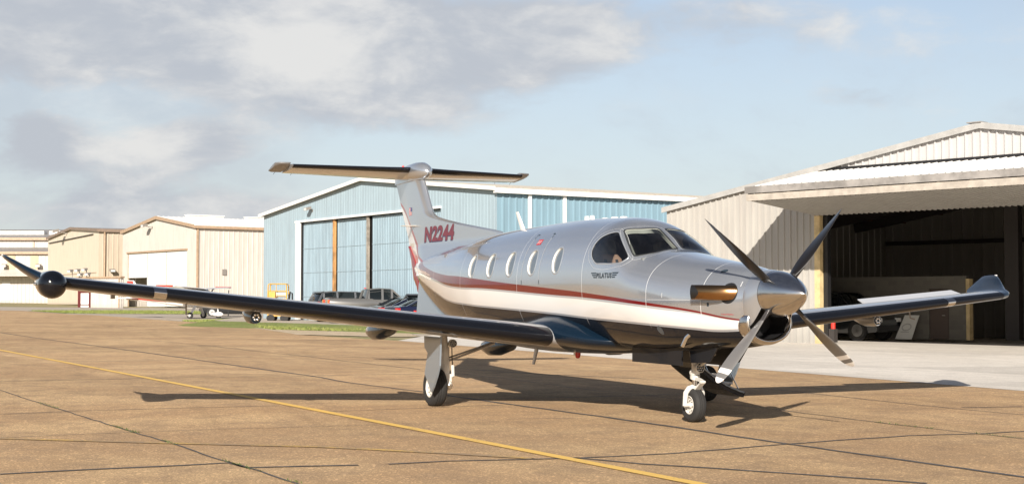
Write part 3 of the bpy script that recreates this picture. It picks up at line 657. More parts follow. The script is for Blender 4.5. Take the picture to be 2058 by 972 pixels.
# ------------------------------------------------------------------ vehicles
def paintm(name, col, metal=.4, rough=.28): return mat(name, col, rough, metal, coat=1.0)
def car(name, label, cat, mtx, P, kind, L=4.7, Wd=1.85, H=1.45, group='vehicles parked in front of the blue hangar'):
    o = empty(name, mat=mtx, label=label, cat=cat, group=group); w = Wd/2; h = H
    S = {'sedan': dict(body=[(-.5,.55,.88,.80),(-.47,.28,.98,.95),(-.36,.22,1.0,1),(-.1,.2,.93,1),(.2,.2,.93,1),(.36,.22,.84,.98),(.47,.25,.70,.93),(.5,.38,.60,.82)],
                       cab=[(-.40,.96,.97,.86,.84),(-.22,.93,1.38,.92,.70),(-.10,.92,1.45,.92,.70),(.08,.92,1.44,.92,.70),(.27,.90,.92,.88,.84)], wh=(-.29,.31), r=.33, pil=(-.22,-.02,.08)),
         'suv': dict(body=[(-.5,.55,1.05,.86),(-.48,.3,1.22,.96),(-.38,.25,1.24,1),(-.1,.25,1.20,1),(.2,.25,1.15,1),(.36,.25,1.02,.98),(.47,.3,.92,.93),(.5,.42,.78,.82)],
                     cab=[(-.485,1.20,1.24,.90,.88),(-.43,1.20,1.66,.93,.78),(-.30,1.20,1.74,.93,.78),(.0,1.18,1.74,.93,.78),(.12,1.15,1.70,.92,.78),(.27,1.10,1.13,.88,.84)], wh=(-.30,.32), r=.37, pil=(-.42,-.25,-.02,.12)),
         'pickup': dict(body=[(-.5,.55,1.28,.98),(-.495,.45,1.36,1),(-.1,.42,1.36,1),(-.08,.42,1.32,1),(.15,.42,1.30,1),(.36,.42,1.18,.98),(.47,.45,1.10,.95),(.5,.5,.95,.88)],
                        cab=[(-.155,1.3,1.33,.92,.90),(-.13,1.3,1.90,.92,.80),(-.02,1.3,1.98,.92,.80),(.09,1.3,1.95,.92,.80),(.22,1.22,1.26,.90,.86)], wh=(-.32,.33), r=.42, pil=(-.13,.0,.09))}[kind]
    rings = []
    for (x, zl, zb, k) in S['body']:
        a = w*k; rings.append([(x*L,a*.9,zl),(x*L,a,zl+.16),(x*L,a,zb-.25),(x*L,a*.985,zb-.08),(x*L,a*.93,zb),(x*L,0,zb+.03),(x*L,-a*.93,zb),(x*L,-a*.985,zb-.08),(x*L,-a,zb-.25),(x*L,-a,zl+.16),(x*L,-a*.9,zl)])
    MB().loft(rings).build('body', P, o, True, 38)
    sc = H/({'sedan':1.45,'suv':1.74,'pickup':1.98}[kind])
    rings = []
    for (x, zb, zt_, a, c) in S['cab']:
        zt_ = zb + (zt_-zb) if zt_-zb < .1 else zt_*sc
        rings.append([(x*L,w*a,zb-.03),(x*L,w*c,zt_-.06),(x*L,w*c*.9,zt_),(x*L,0,zt_+.01),(x*L,-w*c*.9,zt_),(x*L,-w*c,zt_-.06),(x*L,-w*a,zb-.03)])
    MB().loft(rings).build('glasshouse', GLASSD, o, True, 50)
    rr = []
    for r_ in rings[1:-1]: rr.append([(r_[1][0], r_[1][1]*1.03, r_[1][2]-.09), (r_[2][0], r_[2][1]*1.01, r_[2][2]+.02), (r_[3][0], 0, r_[3][2]+.035), (r_[4][0], r_[4][1]*1.01, r_[4][2]+.02), (r_[5][0], r_[5][1]*1.03, r_[5][2]-.09)])
    MB().loft(rr, close=False, capa=False, capb=False).build('roof', P, o, True, 60)
    def cabz(x):
        for i in range(len(S['cab'])-1):
            a, b_ = S['cab'][i], S['cab'][i+1]
            if a[0] <= x <= b_[0]:
                t = (x-a[0])/(b_[0]-a[0]); return [a[j]+(b_[j]-a[j])*t for j in range(1, 5)]
    for s in (1, -1):
        for x in S['pil']:
            zb, zt_, a, c = cabz(x); MB().bar((x*L, s*w*a*1.01, zb-.03), (x*L, s*w*c*1.01, zt_*sc-.03), .12, .05).build('pillar', P, o)
        for i in (0, len(S['cab'])-2):
            a, b_ = S['cab'][i], S['cab'][i+1]; za = a[2]*sc if a[2]-a[1] > .1 else a[1]; zb = b_[2]*sc if b_[2]-b_[1] > .1 else b_[1]
            MB().bar((a[0]*L, s*w*(a[3] if za == a[1] else a[4]), za-.02), (b_[0]*L, s*w*(b_[3] if zb == b_[1] else b_[4]), zb-.02), .11, .08).build('pillar', P, o)
    for x in S['wh']:
        for s in (1, -1):
            MB().lathe([(s*(w-.03), 0), (s*(w+.006), S['r']+.08), (s*(w-.06), S['r']+.08)], 24, (x*L, 0, S['r']), 'y').build('wheel_arch', BLACK, o)
            t = MB().lathe([(s*(w-.2), .2), (s*(w-.2), S['r']), (s*(w-.01), S['r']), (s*(w+.012), S['r']-.04), (s*(w+.012), S['r']*.68)], 24, (x*L, 0, S['r']), 'y').build('tyre', TYRE, o, True)
            rm = MB().lathe([(s*(w+.0), .0), (s*(w+.0), .07), (s*(w-.02), .08), (s*(w-.02), S['r']*.6), (s*(w+.014), S['r']*.7)], 24, (x*L, 0, S['r']), 'y')
            for k in range(5):
                a = k*2*math.pi/5; rm.bar((x*L, s*(w+.004), S['r']), (x*L+.62*S['r']*math.cos(a), s*(w+.004), S['r']+.62*S['r']*math.sin(a)), .02, .06)
            rm.build('rim', RIMM, t)
    for s in (1, -1):
        zb = S['body'][1][2]
        MB().box(-.507*L, -.478*L, s*w*.98-(.32 if s > 0 else -.0), s*w*.98+(.0 if s > 0 else .32), zb-.32, zb-.08).build('tail_light', REDL, o)
        zf = S['body'][-2][2]
        MB().box(.478*L, .502*L, s*w*.9-(.35 if s > 0 else 0), s*w*.9+(0 if s > 0 else .35), zf-.2, zf-.04).build('headlight', CLEARL, o)
        MB().box(.12*L, .155*L, s*w*1.0, s*w*1.13, S['body'][4][2]+.02, S['body'][4][2]+.17).build('wing_mirror', P, o)
        MB().box(-.04*L, .0*L, s*(w-.0), s*(w+.02), S['body'][4][2]-.2, S['body'][4][2]-.16).build('door_handle', CHROME, o)
    MB().box(-.512*L, -.49*L, -w*.85, w*.85, .42, .6).build('bumper', P if kind != 'pickup' else CHROME, o); MB().box(.49*L, .508*L, -w*.85, w*.85, .36, .56).build('bumper', BLACK, o)
    MB().box(-.513*L, -.5*L, -.26, .26, .66, .78).build('number_plate', WHITEM, o)
    if kind == 'pickup':
        MB().box(-.49*L, -.16*L, -w*.86, w*.86, 1.365, 1.38).build('bed', BLACK, o)
        MB().box(-.47*L, -.455*L, -w*.9, w*.9, 1.38, 1.43).build('tailgate_cap', BLACK, o)
        MB().box(-.145*L, -.13*L, -.12, .12, 1.99*sc-.02, 1.99*sc+.03).build('brake_light', REDL, o)
    if kind == 'suv': MB().prism([(-.455*L, 1.66*sc), (-.43*L, 1.75*sc), (-.40*L, 1.77*sc), (-.42*L, 1.70*sc)], 'y', -w*.74, w*.74).build('spoiler', P, o)
    return o
PADZ = .2
PE = [(-17.5, 87), (-16.5, 84), (-12, 80), (-6, 73.5), (0, 70), (5, 72)]      # edge of the raised parking area, seen from the ramp
pad = mk('car_park', [GP(x, d, PADZ) for x, d in PE]+[GP(14, 90, PADZ), GP(-5, 112, PADZ), GP(-19, 112, PADZ)], [tuple(range(9))], ROADM); tag(pad, kind='structure')
bank = mk('grass_bank', [GP(x, d, PADZ) for x, d in PE]+[GP(x-1.0, d-5.5, -.01) for x, d in PE], [(i, i+1, i+7, i+6) for i in range(5)], GRASSM)
ps = mk('car_park', [GP(-19, 112, PADZ), GP(-17.5, 87, PADZ), GP(-18.5, 81.5, -.01), GP(-21.5, 112, -.01)], [(0, 1, 2, 3)], ROADM); tag(ps, kind='structure'); tag(bank, kind='structure')
def cmat(px, d, phi, L, Wd, z=PADZ):
    """car placed by its rear corner on the camera side"""
    X = (px-1029)/2968*d; f = R2*math.cos(phi) + F2*math.sin(phi); l = -R2*math.sin(phi)+F2*math.cos(phi)
    p = GP(X, d, z) + f*L/2 + l*Wd/2
    u = f.cross(l); return Matrix(((f.x, l.x, u.x, p.x), (f.y, l.y, u.y, p.y), (f.z, l.z, u.z, p.z), (0, 0, 0, 1)))
car('suv', 'grey SUV with a dark rear window, leftmost car before the blue hangar', 'car', cmat(641, 84, rad(28), 4.8, 1.9), paintm('slate_paint', (.11, .115, .125)), 'suv', 4.8, 1.9, 1.74)
car('pickup_truck', 'silver grey double-cab pickup truck parked between the SUV and the dark sedans', 'pickup truck', cmat(663, 80, rad(17), 5.9, 2.0), paintm('pewter_paint', (.15, .147, .14)), 'pickup', 5.9, 2.0, 1.92)
car('sedan', 'black sedan with a greenish rear window right of the pickup truck', 'car', cmat(768, 77, rad(30), 4.7, 1.82), paintm('black_car_paint', (.015, .018, .022)), 'sedan', 4.7, 1.82, 1.45)
car('sedan', 'navy sedan with a long red tail light, second sedan right of the pickup truck', 'car', cmat(803, 74, rad(34), 4.7, 1.82), paintm('navy_car_paint', (.012, .016, .05)), 'sedan', 4.7, 1.82, 1.42)
car('hatchback', 'dark grey hatchback just left of the big airplane tail', 'car', cmat(846, 76, rad(42), 4.4, 1.8), paintm('charcoal_paint', (.06, .062, .065)), 'suv', 4.4, 1.8, 1.62)
car('sedan', 'black car facing the camera, rightmost of the row behind the airplane tail', 'car', cmat(833, 70, rad(-38), 4.6, 1.8, .12), paintm('black_car_paint', (.015, .018, .022)), 'sedan', 4.6, 1.8, 1.42)
bs = car('suv', 'large black SUV parked inside the open hangar', 'car', at(oL-2.9, 5.85, rad(0)), paintm('black_car_paint', (.015, .018, .022)), 'suv', 5.1, 2.0, 1.95, None)
# the dark car behind the small airplane
car('sedan', 'low black car half hidden behind the small white airplane', 'car', cmat(402, 120, rad(2), 4.9, 1.85, 0), paintm('black_car_paint', (.015, .018, .022)), 'sedan', 4.9, 1.85, 1.4, None)
rc = MB().tube([(0, 0, 0), (0, 0, .24), (0, 0, .26)], [.09, .09, .03], 16).build('red_light_can', mat('red_plastic', (.5, .03, .02), .4), None, True); rc.matrix_world = at(oL+.62, .3, 0, .52);  # red can stands in for a small red light
tag(rc, 'small red light shaped as a canister on a stand just inside the open hangar door post', 'canister')
stn = MB().box(-.12, .12, -.12, .12, 0, .52).build('stand', DARKST); stn.matrix_world = at(oL+.62, .3); tag(stn, 'dark stand under the canister-shaped red light by the timber door post', 'stand')

# yellow ground cart
YEL = mat('yellow_equipment_paint', (.56, .31, .05), .5, var=.15)
p = GP((562-1029)/2968*88, 88, .15); f = R2; l = F2; u = UPG
tg = empty('ground_power_cart', mat=Matrix(((f.x, l.x, u.x, p.x), (f.y, l.y, u.y, p.y), (f.z, l.z, u.z, p.z), (0, 0, 0, 1))) @ Matrix.Diagonal((1, 1, .885, 1)), label='yellow ground service cart with a tubular frame left of the grey SUV', cat='cart')
MB().box(-.62, .55, -.45, .45, .35, 1.55).build('chassis', YEL, tg); MB().box(-.62, -.16, -.4, .4, 1.55, 2.0).build('cabinet', YEL, tg)
fr = MB()
for y in (-.42, .42): fr.tube([(-.6, y, 1.5), (-.58, y, 2.45), (-.48, y, 2.52), (.42, y, 2.52), (.5, y, 2.45), (.52, y, 1.5)], .035, 8)
for x in (-.55, .45, -.1): fr.tube([(x, -.42, 2.5), (x, .42, 2.5)], .03, 8)
fr.tube([(-.6, -.42, 2.05), (.5, -.42, 2.05)], .03, 8); fr.tube([(-.1, -.42, 2.05), (-.1, -.42, 2.5)], .02, 6); fr.build('roll_frame', YEL, tg, True)
MB().lathe([(-.30, .05), (-.30, .24), (-.24, .24), (-.24, .19), (.24, .19), (.24, .24), (.30, .24), (.30, .05)], 20, (.18, -.1, 1.84), 'x').build('reel', mat('cream_reel', (.6, .55, .42), .6), tg, True)
MB().tube([(.55, -.2, .6), (.7, -.2, 2.0), (.82, -.2, 1.9), (.85, -.2, .5)], .045, 8).build('hose', BLACK, tg, True)
for x in (-.4, .4):
    for y in (-.5, .5): MB().lathe([(-.09, .1), (-.09, .24), (.09, .24), (.09, .1)], 18, (x, y, .24), 'y').build('wheel', TYRE, tg)

# ------------------------------------------------------------------ small high-wing airplane
WHP = mat('white_aircraft_paint', (.72, .71, .69), .3, coat=.6); REDP = mat('red_aircraft_paint', (.40, .045, .03), .3, coat=.6)
p = GP((404-1029)/2968*107, 107, 0); f = (R2*.985 - F2*.17).normalized(); l = UPG.cross(f)
sa = empty('light_airplane', mat=Matrix(((f.x, l.x, 0, p.x), (f.y, l.y, 0, p.y), (f.z, l.z, 1, p.z), (0, 0, 0, 1))), label='small white high-wing propeller airplane with red markings parked beyond the near wing', cat='airplane')
def rr(x, zc, w, h): return [(x, w*math.copysign(abs(math.sin(t))**.8, math.sin(t)), zc+h*math.copysign(abs(math.cos(t))**.8, math.cos(t))) for t in [2*math.pi*k/16 for k in range(16)]]
MB().loft([rr(2.05, 1.15, .2, .2), rr(1.9, 1.15, .42, .34), rr(1.2, 1.15, .5, .42), rr(.8, 1.25, .52, .5), rr(.4, 1.5, .54, .72), rr(-.6, 1.5, .54, .72), rr(-1.4, 1.4, .48, .58), rr(-3.4, 1.38, .2, .26), rr(-5.4, 1.4, .07, .13)]).build('fuselage', WHP, sa, True, 60)
MB().loft([rr(.86, 1.75, .44, .02), rr(.45, 1.82, .555, .32), rr(-.5, 1.82, .555, .34), rr(-1.1, 1.80, .5, .25)]).build('cabin_glass', GLASSD, sa, True)
MB().add([(-5.2, -.10, 1.35), (-.9, -.52, 1.10), (-.9, -.52, 1.24), (-5.2, -.10, 1.47)], [(0, 1, 2, 3)]).build('red_stripe', REDP, sa)
def foil(mb, y, x0, ch, z, t, n=9):
    up = []; lo = []
    for i in range(n):
        s = (i/(n-1))**1.4; th = t*ch*2.97*(.2969*math.sqrt(s)-.126*s-.3516*s*s+.2843*s**3-.1036*s**4)/1.0*.5*3.3/1.65
        up.append((x0-s*ch, y, z+th)); lo.append((x0-s*ch, y, z-th*.6))
    return up + lo[::-1][1:-1]
wg = MB().loft([foil(None, y, .45-(.12 if abs(y) > 4 else 0), 1.6-(.5 if abs(y) > 4 else 0)*1, 2.13+abs(y)*.03, .13) for y in (-5.5, -2.6, 0, 2.6, 5.5)]); wg.build('wing', WHP, sa, True, 60)
MB().box(-1.0, .2, -5.62, -5.52, 2.24, 2.36).box(-1.0, .2, 5.52, 5.62, 2.24, 2.36).build('wing_tip', REDP, sa)
MB().prism([(-4.3, 1.6), (-5.15, 2.72), (-5.65, 2.72), (-5.7, 1.3), (-5.0, 1.35)], 'y', -.04, .04).build('fin', WHP, sa)
MB().prism([(-5.1, 2.3), (-5.2, 2.68), (-5.65, 2.68), (-5.65, 2.3)], 'y', -.05, .05).build('fin_tip', REDP, sa)
MB().box(-5.7, -4.7, -1.6, 1.6, 1.4, 1.45).build('tailplane', WHP, sa)
for s in (1, -1):
    MB().bar((.1, s*.5, .95), (-.05, s*2.6, 2.15), .12, .03).build('wing_strut', WHP, sa)
    g = MB().bar((-.2, s*.35, .95), (-.25, s*1.25, .28), .2, .05).build('gear_leg', WHP, sa)
    wl = MB().lathe([(-.08, .06), (-.08, .2), (-.05, .23), (.05, .23), (.08, .2), (.08, .06)], 20, (-.25, s*1.3, .23), 'y').build('wheel', TYRE, sa, True)
    MB().lathe([(-.085, 0), (-.085, .1)], 16, (-.25, s*1.3, .23), 'y').build('hub', WHP, wl)
MB().bar((1.3, 0, .95), (1.4, 0, .3), .07, .07).build('nose_gear', WHP, sa)
MB().loft([[(x, .12*q*math.sin(t), .33+.17*q*math.cos(t)) for t in [2*math.pi*k/12 for k in range(12)]] for x, q in ((1.75, .2), (1.6, .9), (1.35, 1), (1.0, .5), (.8, .1))]).build('wheel_fairing', WHP, sa, True)
MB().lathe([(-.06, .05), (-.06, .18), (.06, .18), (.06, .05)], 16, (1.4, 0, .18), 'y').build('wheel', TYRE, sa)
pr = MB().lathe([(2.35, 0), (2.25, .1), (2.08, .18)], 16, (0, 0, 1.15), 'x').build('spinner', WHP, sa, True)
MB().box(2.12, 2.16, -.06, .06, .22, 1.05).box(2.12, 2.16, -.06, .06, 1.25, 2.08).build('propeller_blade', BLACK, pr)
tx = bpy.data.curves.new('reg', 'FONT'); tx.body = 'N2'; tx.size = .55
to = bpy.data.objects.new('registration', tx); COL.objects.link(to); tm = bpy.data.meshes.new_from_object(to.evaluated_get(bpy.context.evaluated_depsgraph_get())); bpy.data.objects.remove(to)
for v in tm.vertices: v.co = Vector((v.co.x-3.35, -.42+.085*(-v.co.x), v.co.y+1.0)) if False else Vector((v.co.x-2.6, -.395-.05*v.co.x, v.co.y+1.18))
tm.materials.append(REDP); link(bpy.data.objects.new('registration', tm), sa)

# ------------------------------------------------------------------ hangars across the field, behind the camera to the left; they show as reflections in the paint
for k, (x0, w_, h_, mm, lb) in enumerate([(-95, 30, 7, CREAM, 'cream hangar across the field, farthest along the row beyond the frame'), (-58, 26, 6.2, TANW, 'tan hangar across the field, middle of the row beyond the frame'), (-26, 34, 7.4, CREAM, 'long cream hangar across the field, nearest of the row beyond the frame')]):
    h = empty('field_hangar', (x0, -78, 0), 0, lb, 'hangar', 'hangars across the field')
    h.rotation_euler = (0, 0, rad(180)); h.location = (x0+w_, -78, 0)
    zt = gable_shell(w_, 18, h_-1.2, h_); a = MB(); rib_wall(a, 0, w_*.25, 0, zt, .6, .04); rib_wall(a, w_*.25, w_*.75, h_*.68, zt, .6, .04); rib_wall(a, w_*.75, w_, 0, zt, .6, .04)
    rib_wall(a, 0, 18, 0, h_-1.2, .6, .04, side='r', off=w_); rib_wall(a, 0, 18, 0, h_-1.2, .6, .04, side='l', off=0); a.build('wall', mm, h)
    roof(MB(), w_, 18, h_-1.2, h_, .3, .12, ribs=0).build('roof', ROOFW, h)
    for j in range(3): MB().box(w_*(.25+j/6)+.06, w_*(.25+(j+1)/6)-.06, .1, .2, 0, h_*.68).build('sliding_door', WHITEM if k != 1 else BLUED, h)

# thin mast far behind the hangars
mp = GP((1446-1029)/2968*140, 140, -.3)
mst = MB().tube([(0, 0, 0), (0, 0, 12.2)], [.07, .03], 8).build('mast', GALV, None, True); mst.location = mp; tag(mst, 'thin pale antenna mast rising behind the hangars against the sky', 'antenna mast')

# ------------------------------------------------------------------ the turboprop airplane (nose towards +x, spinner tip at the origin)
import math
# x, top, bot, zc, hw, nu, nl
FS=np.array([
(-0.58,1.927,1.075,1.60,.28,2.0,2.0),
(-0.78,1.945,1.068,1.58,.325,2.0,2.0),
(-0.95,1.975,1.035,1.56,.40,2.05,2.1),
(-1.30,2.03,.995,1.55,.51,2.1,2.2),
(-1.70,2.08,.965,1.56,.61,2.1,2.3),
(-2.10,2.13,.935,1.60,.69,2.1,2.4),
(-2.50,2.19,.915,1.66,.75,2.1,2.5),
(-2.86,2.25,.90,1.72,.785,2.1,2.5),
(-3.13,2.405,.90,1.77,.805,2.2,2.5),
(-3.41,2.545,.90,1.80,.82,2.25,2.5),
(-3.70,2.66,.90,1.83,.83,2.25,2.5),
(-4.0,2.715,.90,1.84,.835,2.2,2.5),
(-4.58,2.745,.90,1.85,.84,2.1,2.5),
(-5.4,2.76,.90,1.85,.84,2.1,2.5),
(-7.2,2.73,.90,1.85,.84,2.1,2.5),
(-8.3,2.70,.91,1.85,.83,2.1,2.4),
(-9.0,2.665,.945,1.86,.79,2.1,2.3),
(-10.0,2.60,1.03,1.90,.69,2.05,2.2),
(-11.0,2.52,1.17,1.97,.55,2.0,2.1),
(-12.0,2.43,1.45,2.06,.38,2.0,2.0),
(-12.8,2.33,1.77,2.12,.22,2.0,2.0),
(-13.3,2.25,2.03,2.15,.09,2.0,2.0)])
def pchip(xs,ys,x):
    # monotone-ish cubic hermite (xs ascending)
    h=np.diff(xs); d=np.diff(ys)/h
    m=np.zeros(len(xs)); m[0]=d[0]; m[-1]=d[-1]
    for i in range(1,len(xs)-1):
        if d[i-1]*d[i]>0:
            w1=2*h[i]+h[i-1]; w2=h[i]+2*h[i-1]; m[i]=(w1+w2)/(w1/d[i-1]+w2/d[i])
    x=np.clip(x,xs[0],xs[-1]); i=np.clip(np.searchsorted(xs,x)-1,0,len(xs)-2)
    t=(x-xs[i])/h[i]
    return (2*t**3-3*t**2+1)*ys[i]+(t**3-2*t**2+t)*h[i]*m[i]+(-2*t**3+3*t**2)*ys[i+1]+(t**3-t**2)*h[i]*m[i+1]
FA=FS[::-1]
def sec(x): return [pchip(FA[:,0],FA[:,k],x) for k in range(1,7)]
def sxy(x,th,off=0.0):
    """th=0 top, +pi/2 starboard(-y), pi bottom"""
    T,B,zc,hw,nu,nl=sec(x)
    s=np.sin(th); c=np.cos(th)
    n=np.where(c>=0,nu,nl); h=np.where(c>=0,T-zc,zc-B)-off; w=hw-off
    y=-w*np.sign(s)*np.abs(s)**(2/n); z=zc+h*np.sign(c)*np.abs(c)**(2/n)
    return y,z
def f(P):
    x,y,z=P[...,0],P[...,1],P[...,2]
    T,B,zc,hw,nu,nl=sec(x)
    up=z>=zc; n=np.where(up,nu,nl); h=np.where(up,T-zc,zc-B)
    return (np.abs(y)/hw)**n+(np.abs(z-zc)/h)**n-1
def theta(P):
    T,B,zc,hw,nu,nl=sec(P[0]); up=P[2]>=zc; n=nu if up else nl; h=(T-zc) if up else (zc-B)
    c=(min(1.3,abs(P[2]-zc)/h))**(n/2); c=c if up else -c
    th=math.atan2((abs(P[1])/hw)**(n/2), c); return th if P[1]<=0 else -th

def ysurf(x, z):
    T, B, zc, hw, nu, nl = sec(x); up = z >= zc; n = nu if up else nl; h = (T-zc) if up else (zc-B)
    return float(hw*max(0.0, 1-min(1.0, abs(z-zc)/h)**n)**(1/n))
def snap(P, off=0.0):
    y, z = sxy(P[0], theta(P), off); return Vector((P[0], float(y), float(z)))

DARK = (.010, .013, .020)
def body_paint(name):
    """silver over white over near-black, with a red stripe; the bands follow curves along the body"""
    m = bpy.data.materials.new(name); m.use_nodes = True; t = NT(m.node_tree); b = m.node_tree.nodes['Principled BSDF']
    x, y, z = t.xyz(t.n('ShaderNodeTexCoord').outputs['Object'])
    fx = t.m('DIVIDE', t.m('ADD', x, 14.0), 14.0)
    def curve(pts):
        c = t.n('ShaderNodeFloatCurve'); cu = c.mapping.curves[0]; P = sorted(pts)
        while len(cu.points) < len(P): cu.points.new(0, 0)
        for q, (a, v) in zip(cu.points, P): q.location = ((a+14)/14, v/4); q.handle_type = 'AUTO'
        c.mapping.update(); t.put(c.inputs['Value'], fx); return t.m('MULTIPLY', c.outputs[0], 4.0)
    rt_ = curve([(-14, 3.4), (-13.2, 2.70), (-12.7, 2.42), (-12.18, 2.22), (-11.54, 2.122), (-10, 1.98), (-9.03, 1.942), (-6.74, 1.809), (-5.03, 1.719), (-4.14, 1.669), (-2.45, 1.541), (-1.57, 1.456), (-.9, 1.358), (0, 1.30)])
    rb = curve([(-14, 3.2), (-13.2, 2.5), (-12.7, 2.24), (-12.2, 2.08), (-11.68, 2.004), (-10.75, 1.91), (-9.73, 1.796), (-7.5, 1.727), (-5.04, 1.63), (-4.15, 1.60), (-2.45, 1.50), (-1.58, 1.430), (-.9, 1.338), (0, 1.29)])
    wb_ = curve([(-14, 2.6), (-13.2, 2.15), (-12.4, 1.95), (-11.4, 1.79), (-10.6, 1.66), (-9.88, 1.55), (-8.42, 1.477), (-7.13, 1.438), (-5.15, 1.376), (-4.28, 1.338), (-2.54, 1.277), (-1.6, 1.237), (-1.31, 1.222), (-.88, 1.24), (-.7, 1.26), (0, 1.27)])
    gap = t.m('MINIMUM', .030, t.m('MULTIPLY', t.m('SUBTRACT', -.6, x), .02))
    def above(c): return t.ss(t.m('SUBTRACT', z, c), -.003, .003)
    silver = t.ss(x, -9, -2, 1, 1); a1 = above(rt_); a2 = above(rb); a3 = above(t.m('SUBTRACT', rb, gap)); a4 = above(wb_); a5 = above(t.m('SUBTRACT', wb_, .028))
    SILV = (.50, .53, .57, 1)
    col = t.mix(a5, C4(DARK), (.35, .36, .38, 1)); col = t.mix(a4, col, (.80, .79, .77, 1)); col = t.mix(a3, col, (.40, .41, .42, 1)); col = t.mix(a2, col, (.15, .010, .010, 1)); col = t.mix(a1, col, SILV)
    met = t.m('MULTIPLY', a1, .72)
    # panel joints
    def near(v, c, w_): return t.ss(t.m('ABSOLUTE', t.m('SUBTRACT', v, c)), w_*.5, w_, 1.0, 0.0)
    ln = None
    for c in (-1.42, -2.45, -4.15, -6.42, -8.95, -10.9):
        q = near(x, c, .005); ln = q if ln is None else t.m('MAXIMUM', ln, q)
        ln2 = t.m('MULTIPLY', ln, t.ss(z, 1.2, 1.3))
    col = t.mix(t.m('MULTIPLY', ln2, .75), col, (.80, .80, .80, 1))
    t.put(b.inputs['Base Color'], col); t.put(b.inputs['Metallic'], t.m('MULTIPLY', met, t.m('SUBTRACT', 1.0, ln2)))
    oc = t.n('ShaderNodeTexCoord').outputs['Object']
    t.put(b.inputs['Roughness'], t.ss(t.noise(oc, 1.4, 2), .3, .7, .13, .19)); b.inputs['Coat Weight'].default_value = 1.0; b.inputs['Coat Roughness'].default_value = .02
    t.put(b.inputs['Specular IOR Level'], t.m('ADD', t.m('MULTIPLY', a1, .45), .05)); t.put(b.inputs['Coat Weight'], t.ss(a5, 0, 1, .55, 1.0))
    return m
PAINT = body_paint('airplane_paint')
SILVER = mat('silver_aircraft_paint', (.50, .53, .57), .28, .72, coat=1.0)
NAVY = mat('midnight_blue_paint', (.004, .012, .024), .25, 0, coat=.6, spec=.1)
BOOT = mat('rubber_boot', (.006, .007, .010), .22, coat=.3, spec=.15); WINGP = mat('wing_grey_paint', (.36, .37, .39), .3, .35, coat=.7)
POL = mat('polished_metal', (.62, .61, .60), .17, 1.0); WHT = mat('white_gear_paint', (.60, .58, .53), .4, coat=.2, var=.12, vscale=6)
CABIN = mat('cabin_lining', (.58, .56, .52), .8); REVEAL = mat('white_window_reveal', (.80, .77, .70), .5)
SEAL = mat('black_seal', (.03, .032, .033), .4); WGLASS = glass('cockpit_glass', (.90, .93, .93), 0.0, .16); HGLASS = mat('cabin_window_glass', (.11, .135, .16), .12, coat=.4)
AP = empty('turboprop_airplane', (0, 0, 0), 0, 'silver single-engine turboprop airplane with red and white stripes, dark belly and registration N2244', 'airplane')

# window outlines (x, y, z) on the starboard skin
SIDEW = [(-3.636,-0.524,2.495), (-3.059,-0.662,2.125), (-3.149,-0.743,2.056), (-3.397,-0.787,2.048), (-3.766,-0.812,2.055), (-3.923,-0.796,2.141), (-3.992,-0.764,2.239), (-3.990,-0.716,2.336), (-3.926,-0.656,2.421), (-3.793,-0.591,2.475)]
SHIELD = [(-3.599,-0.478,2.512), (-3.562,-0.430,2.525), (-3.447,-0.277,2.532), (-3.400,-0.037,2.540), (-3.101,-0.048,2.388), (-2.854,-0.034,2.248), (-2.849,-0.362,2.195), (-2.916,-0.493,2.165), (-3.015,-0.622,2.136), (-3.294,-0.567,2.328)]
def resample(P, n, smooth=False):
    P = [Vector(p) for p in P]; N = len(P)
    if smooth:
        Q = []
        for i in range(N):
            a, b, c, d = P[i-1], P[i], P[(i+1) % N], P[(i+2) % N]
            for j in range(8):
                t = j/8; Q.append(.5*((2*b)+(c-a)*t+(2*a-5*b+4*c-d)*t*t+(-a+3*b-3*c+d)*t**3))
        P = Q; N = len(P)
    ln = [(P[(i+1) % N]-P[i]).length for i in range(N)]; tot = sum(ln); out = []; i = 0; acc = 0
    for k in range(n):
        s = tot*k/n
        while acc+ln[i] < s and i < N-1: acc += ln[i]; i += 1
        out.append(P[i].lerp(P[(i+1) % N], min(1, (s-acc)/max(1e-9, ln[i]))))
    return out
def rounded(P, r=.03):
    out = []; N = len(P); P = [Vector(p) for p in P]
    for i in range(N):
        a, b, c = P[i-1], P[i], P[(i+1) % N]; da = (a-b); dc = (c-b); ra = min(r, da.length*.4); rc = min(r, dc.length*.4)
        p0 = b+da.normalized()*ra; p1 = b+dc.normalized()*rc
        out += [p0, (p0+b*2+p1)/4, p1]
    return out
OPEN = [resample(rounded(SIDEW, .05), 90), resample(rounded(SHIELD, .05), 100)]
mir = lambda P: [Vector((p[0], -p[1], p[2])) for p in P]
OPEN += [mir(OPEN[0]), mir(OPEN[1])]
CABW = [(-8.39, 2.10), (-7.555, 2.10), (-6.745, 2.107), (-5.91, 2.114), (-5.035, 2.128)]
def ell(xc, zc, a=.152, b=.188, n=48):
    out = []
    for k in range(n):
        t = 2*math.pi*k/n; cx, sz = math.cos(t), math.sin(t)
        x = xc+a*math.copysign(abs(cx)**.9, cx); z = zc+b*math.copysign(abs(sz)**.9, sz); out.append(Vector((x, -ysurf(x, z), z)))
    return out
for c in CABW: OPEN.append(ell(*c))
PAR = [[(p[0], theta(p)) for p in P] for P in OPEN]
BBX = [(min(q[0] for q in P), max(q[0] for q in P), min(q[1] for q in P), max(q[1] for q in P)) for P in PAR]
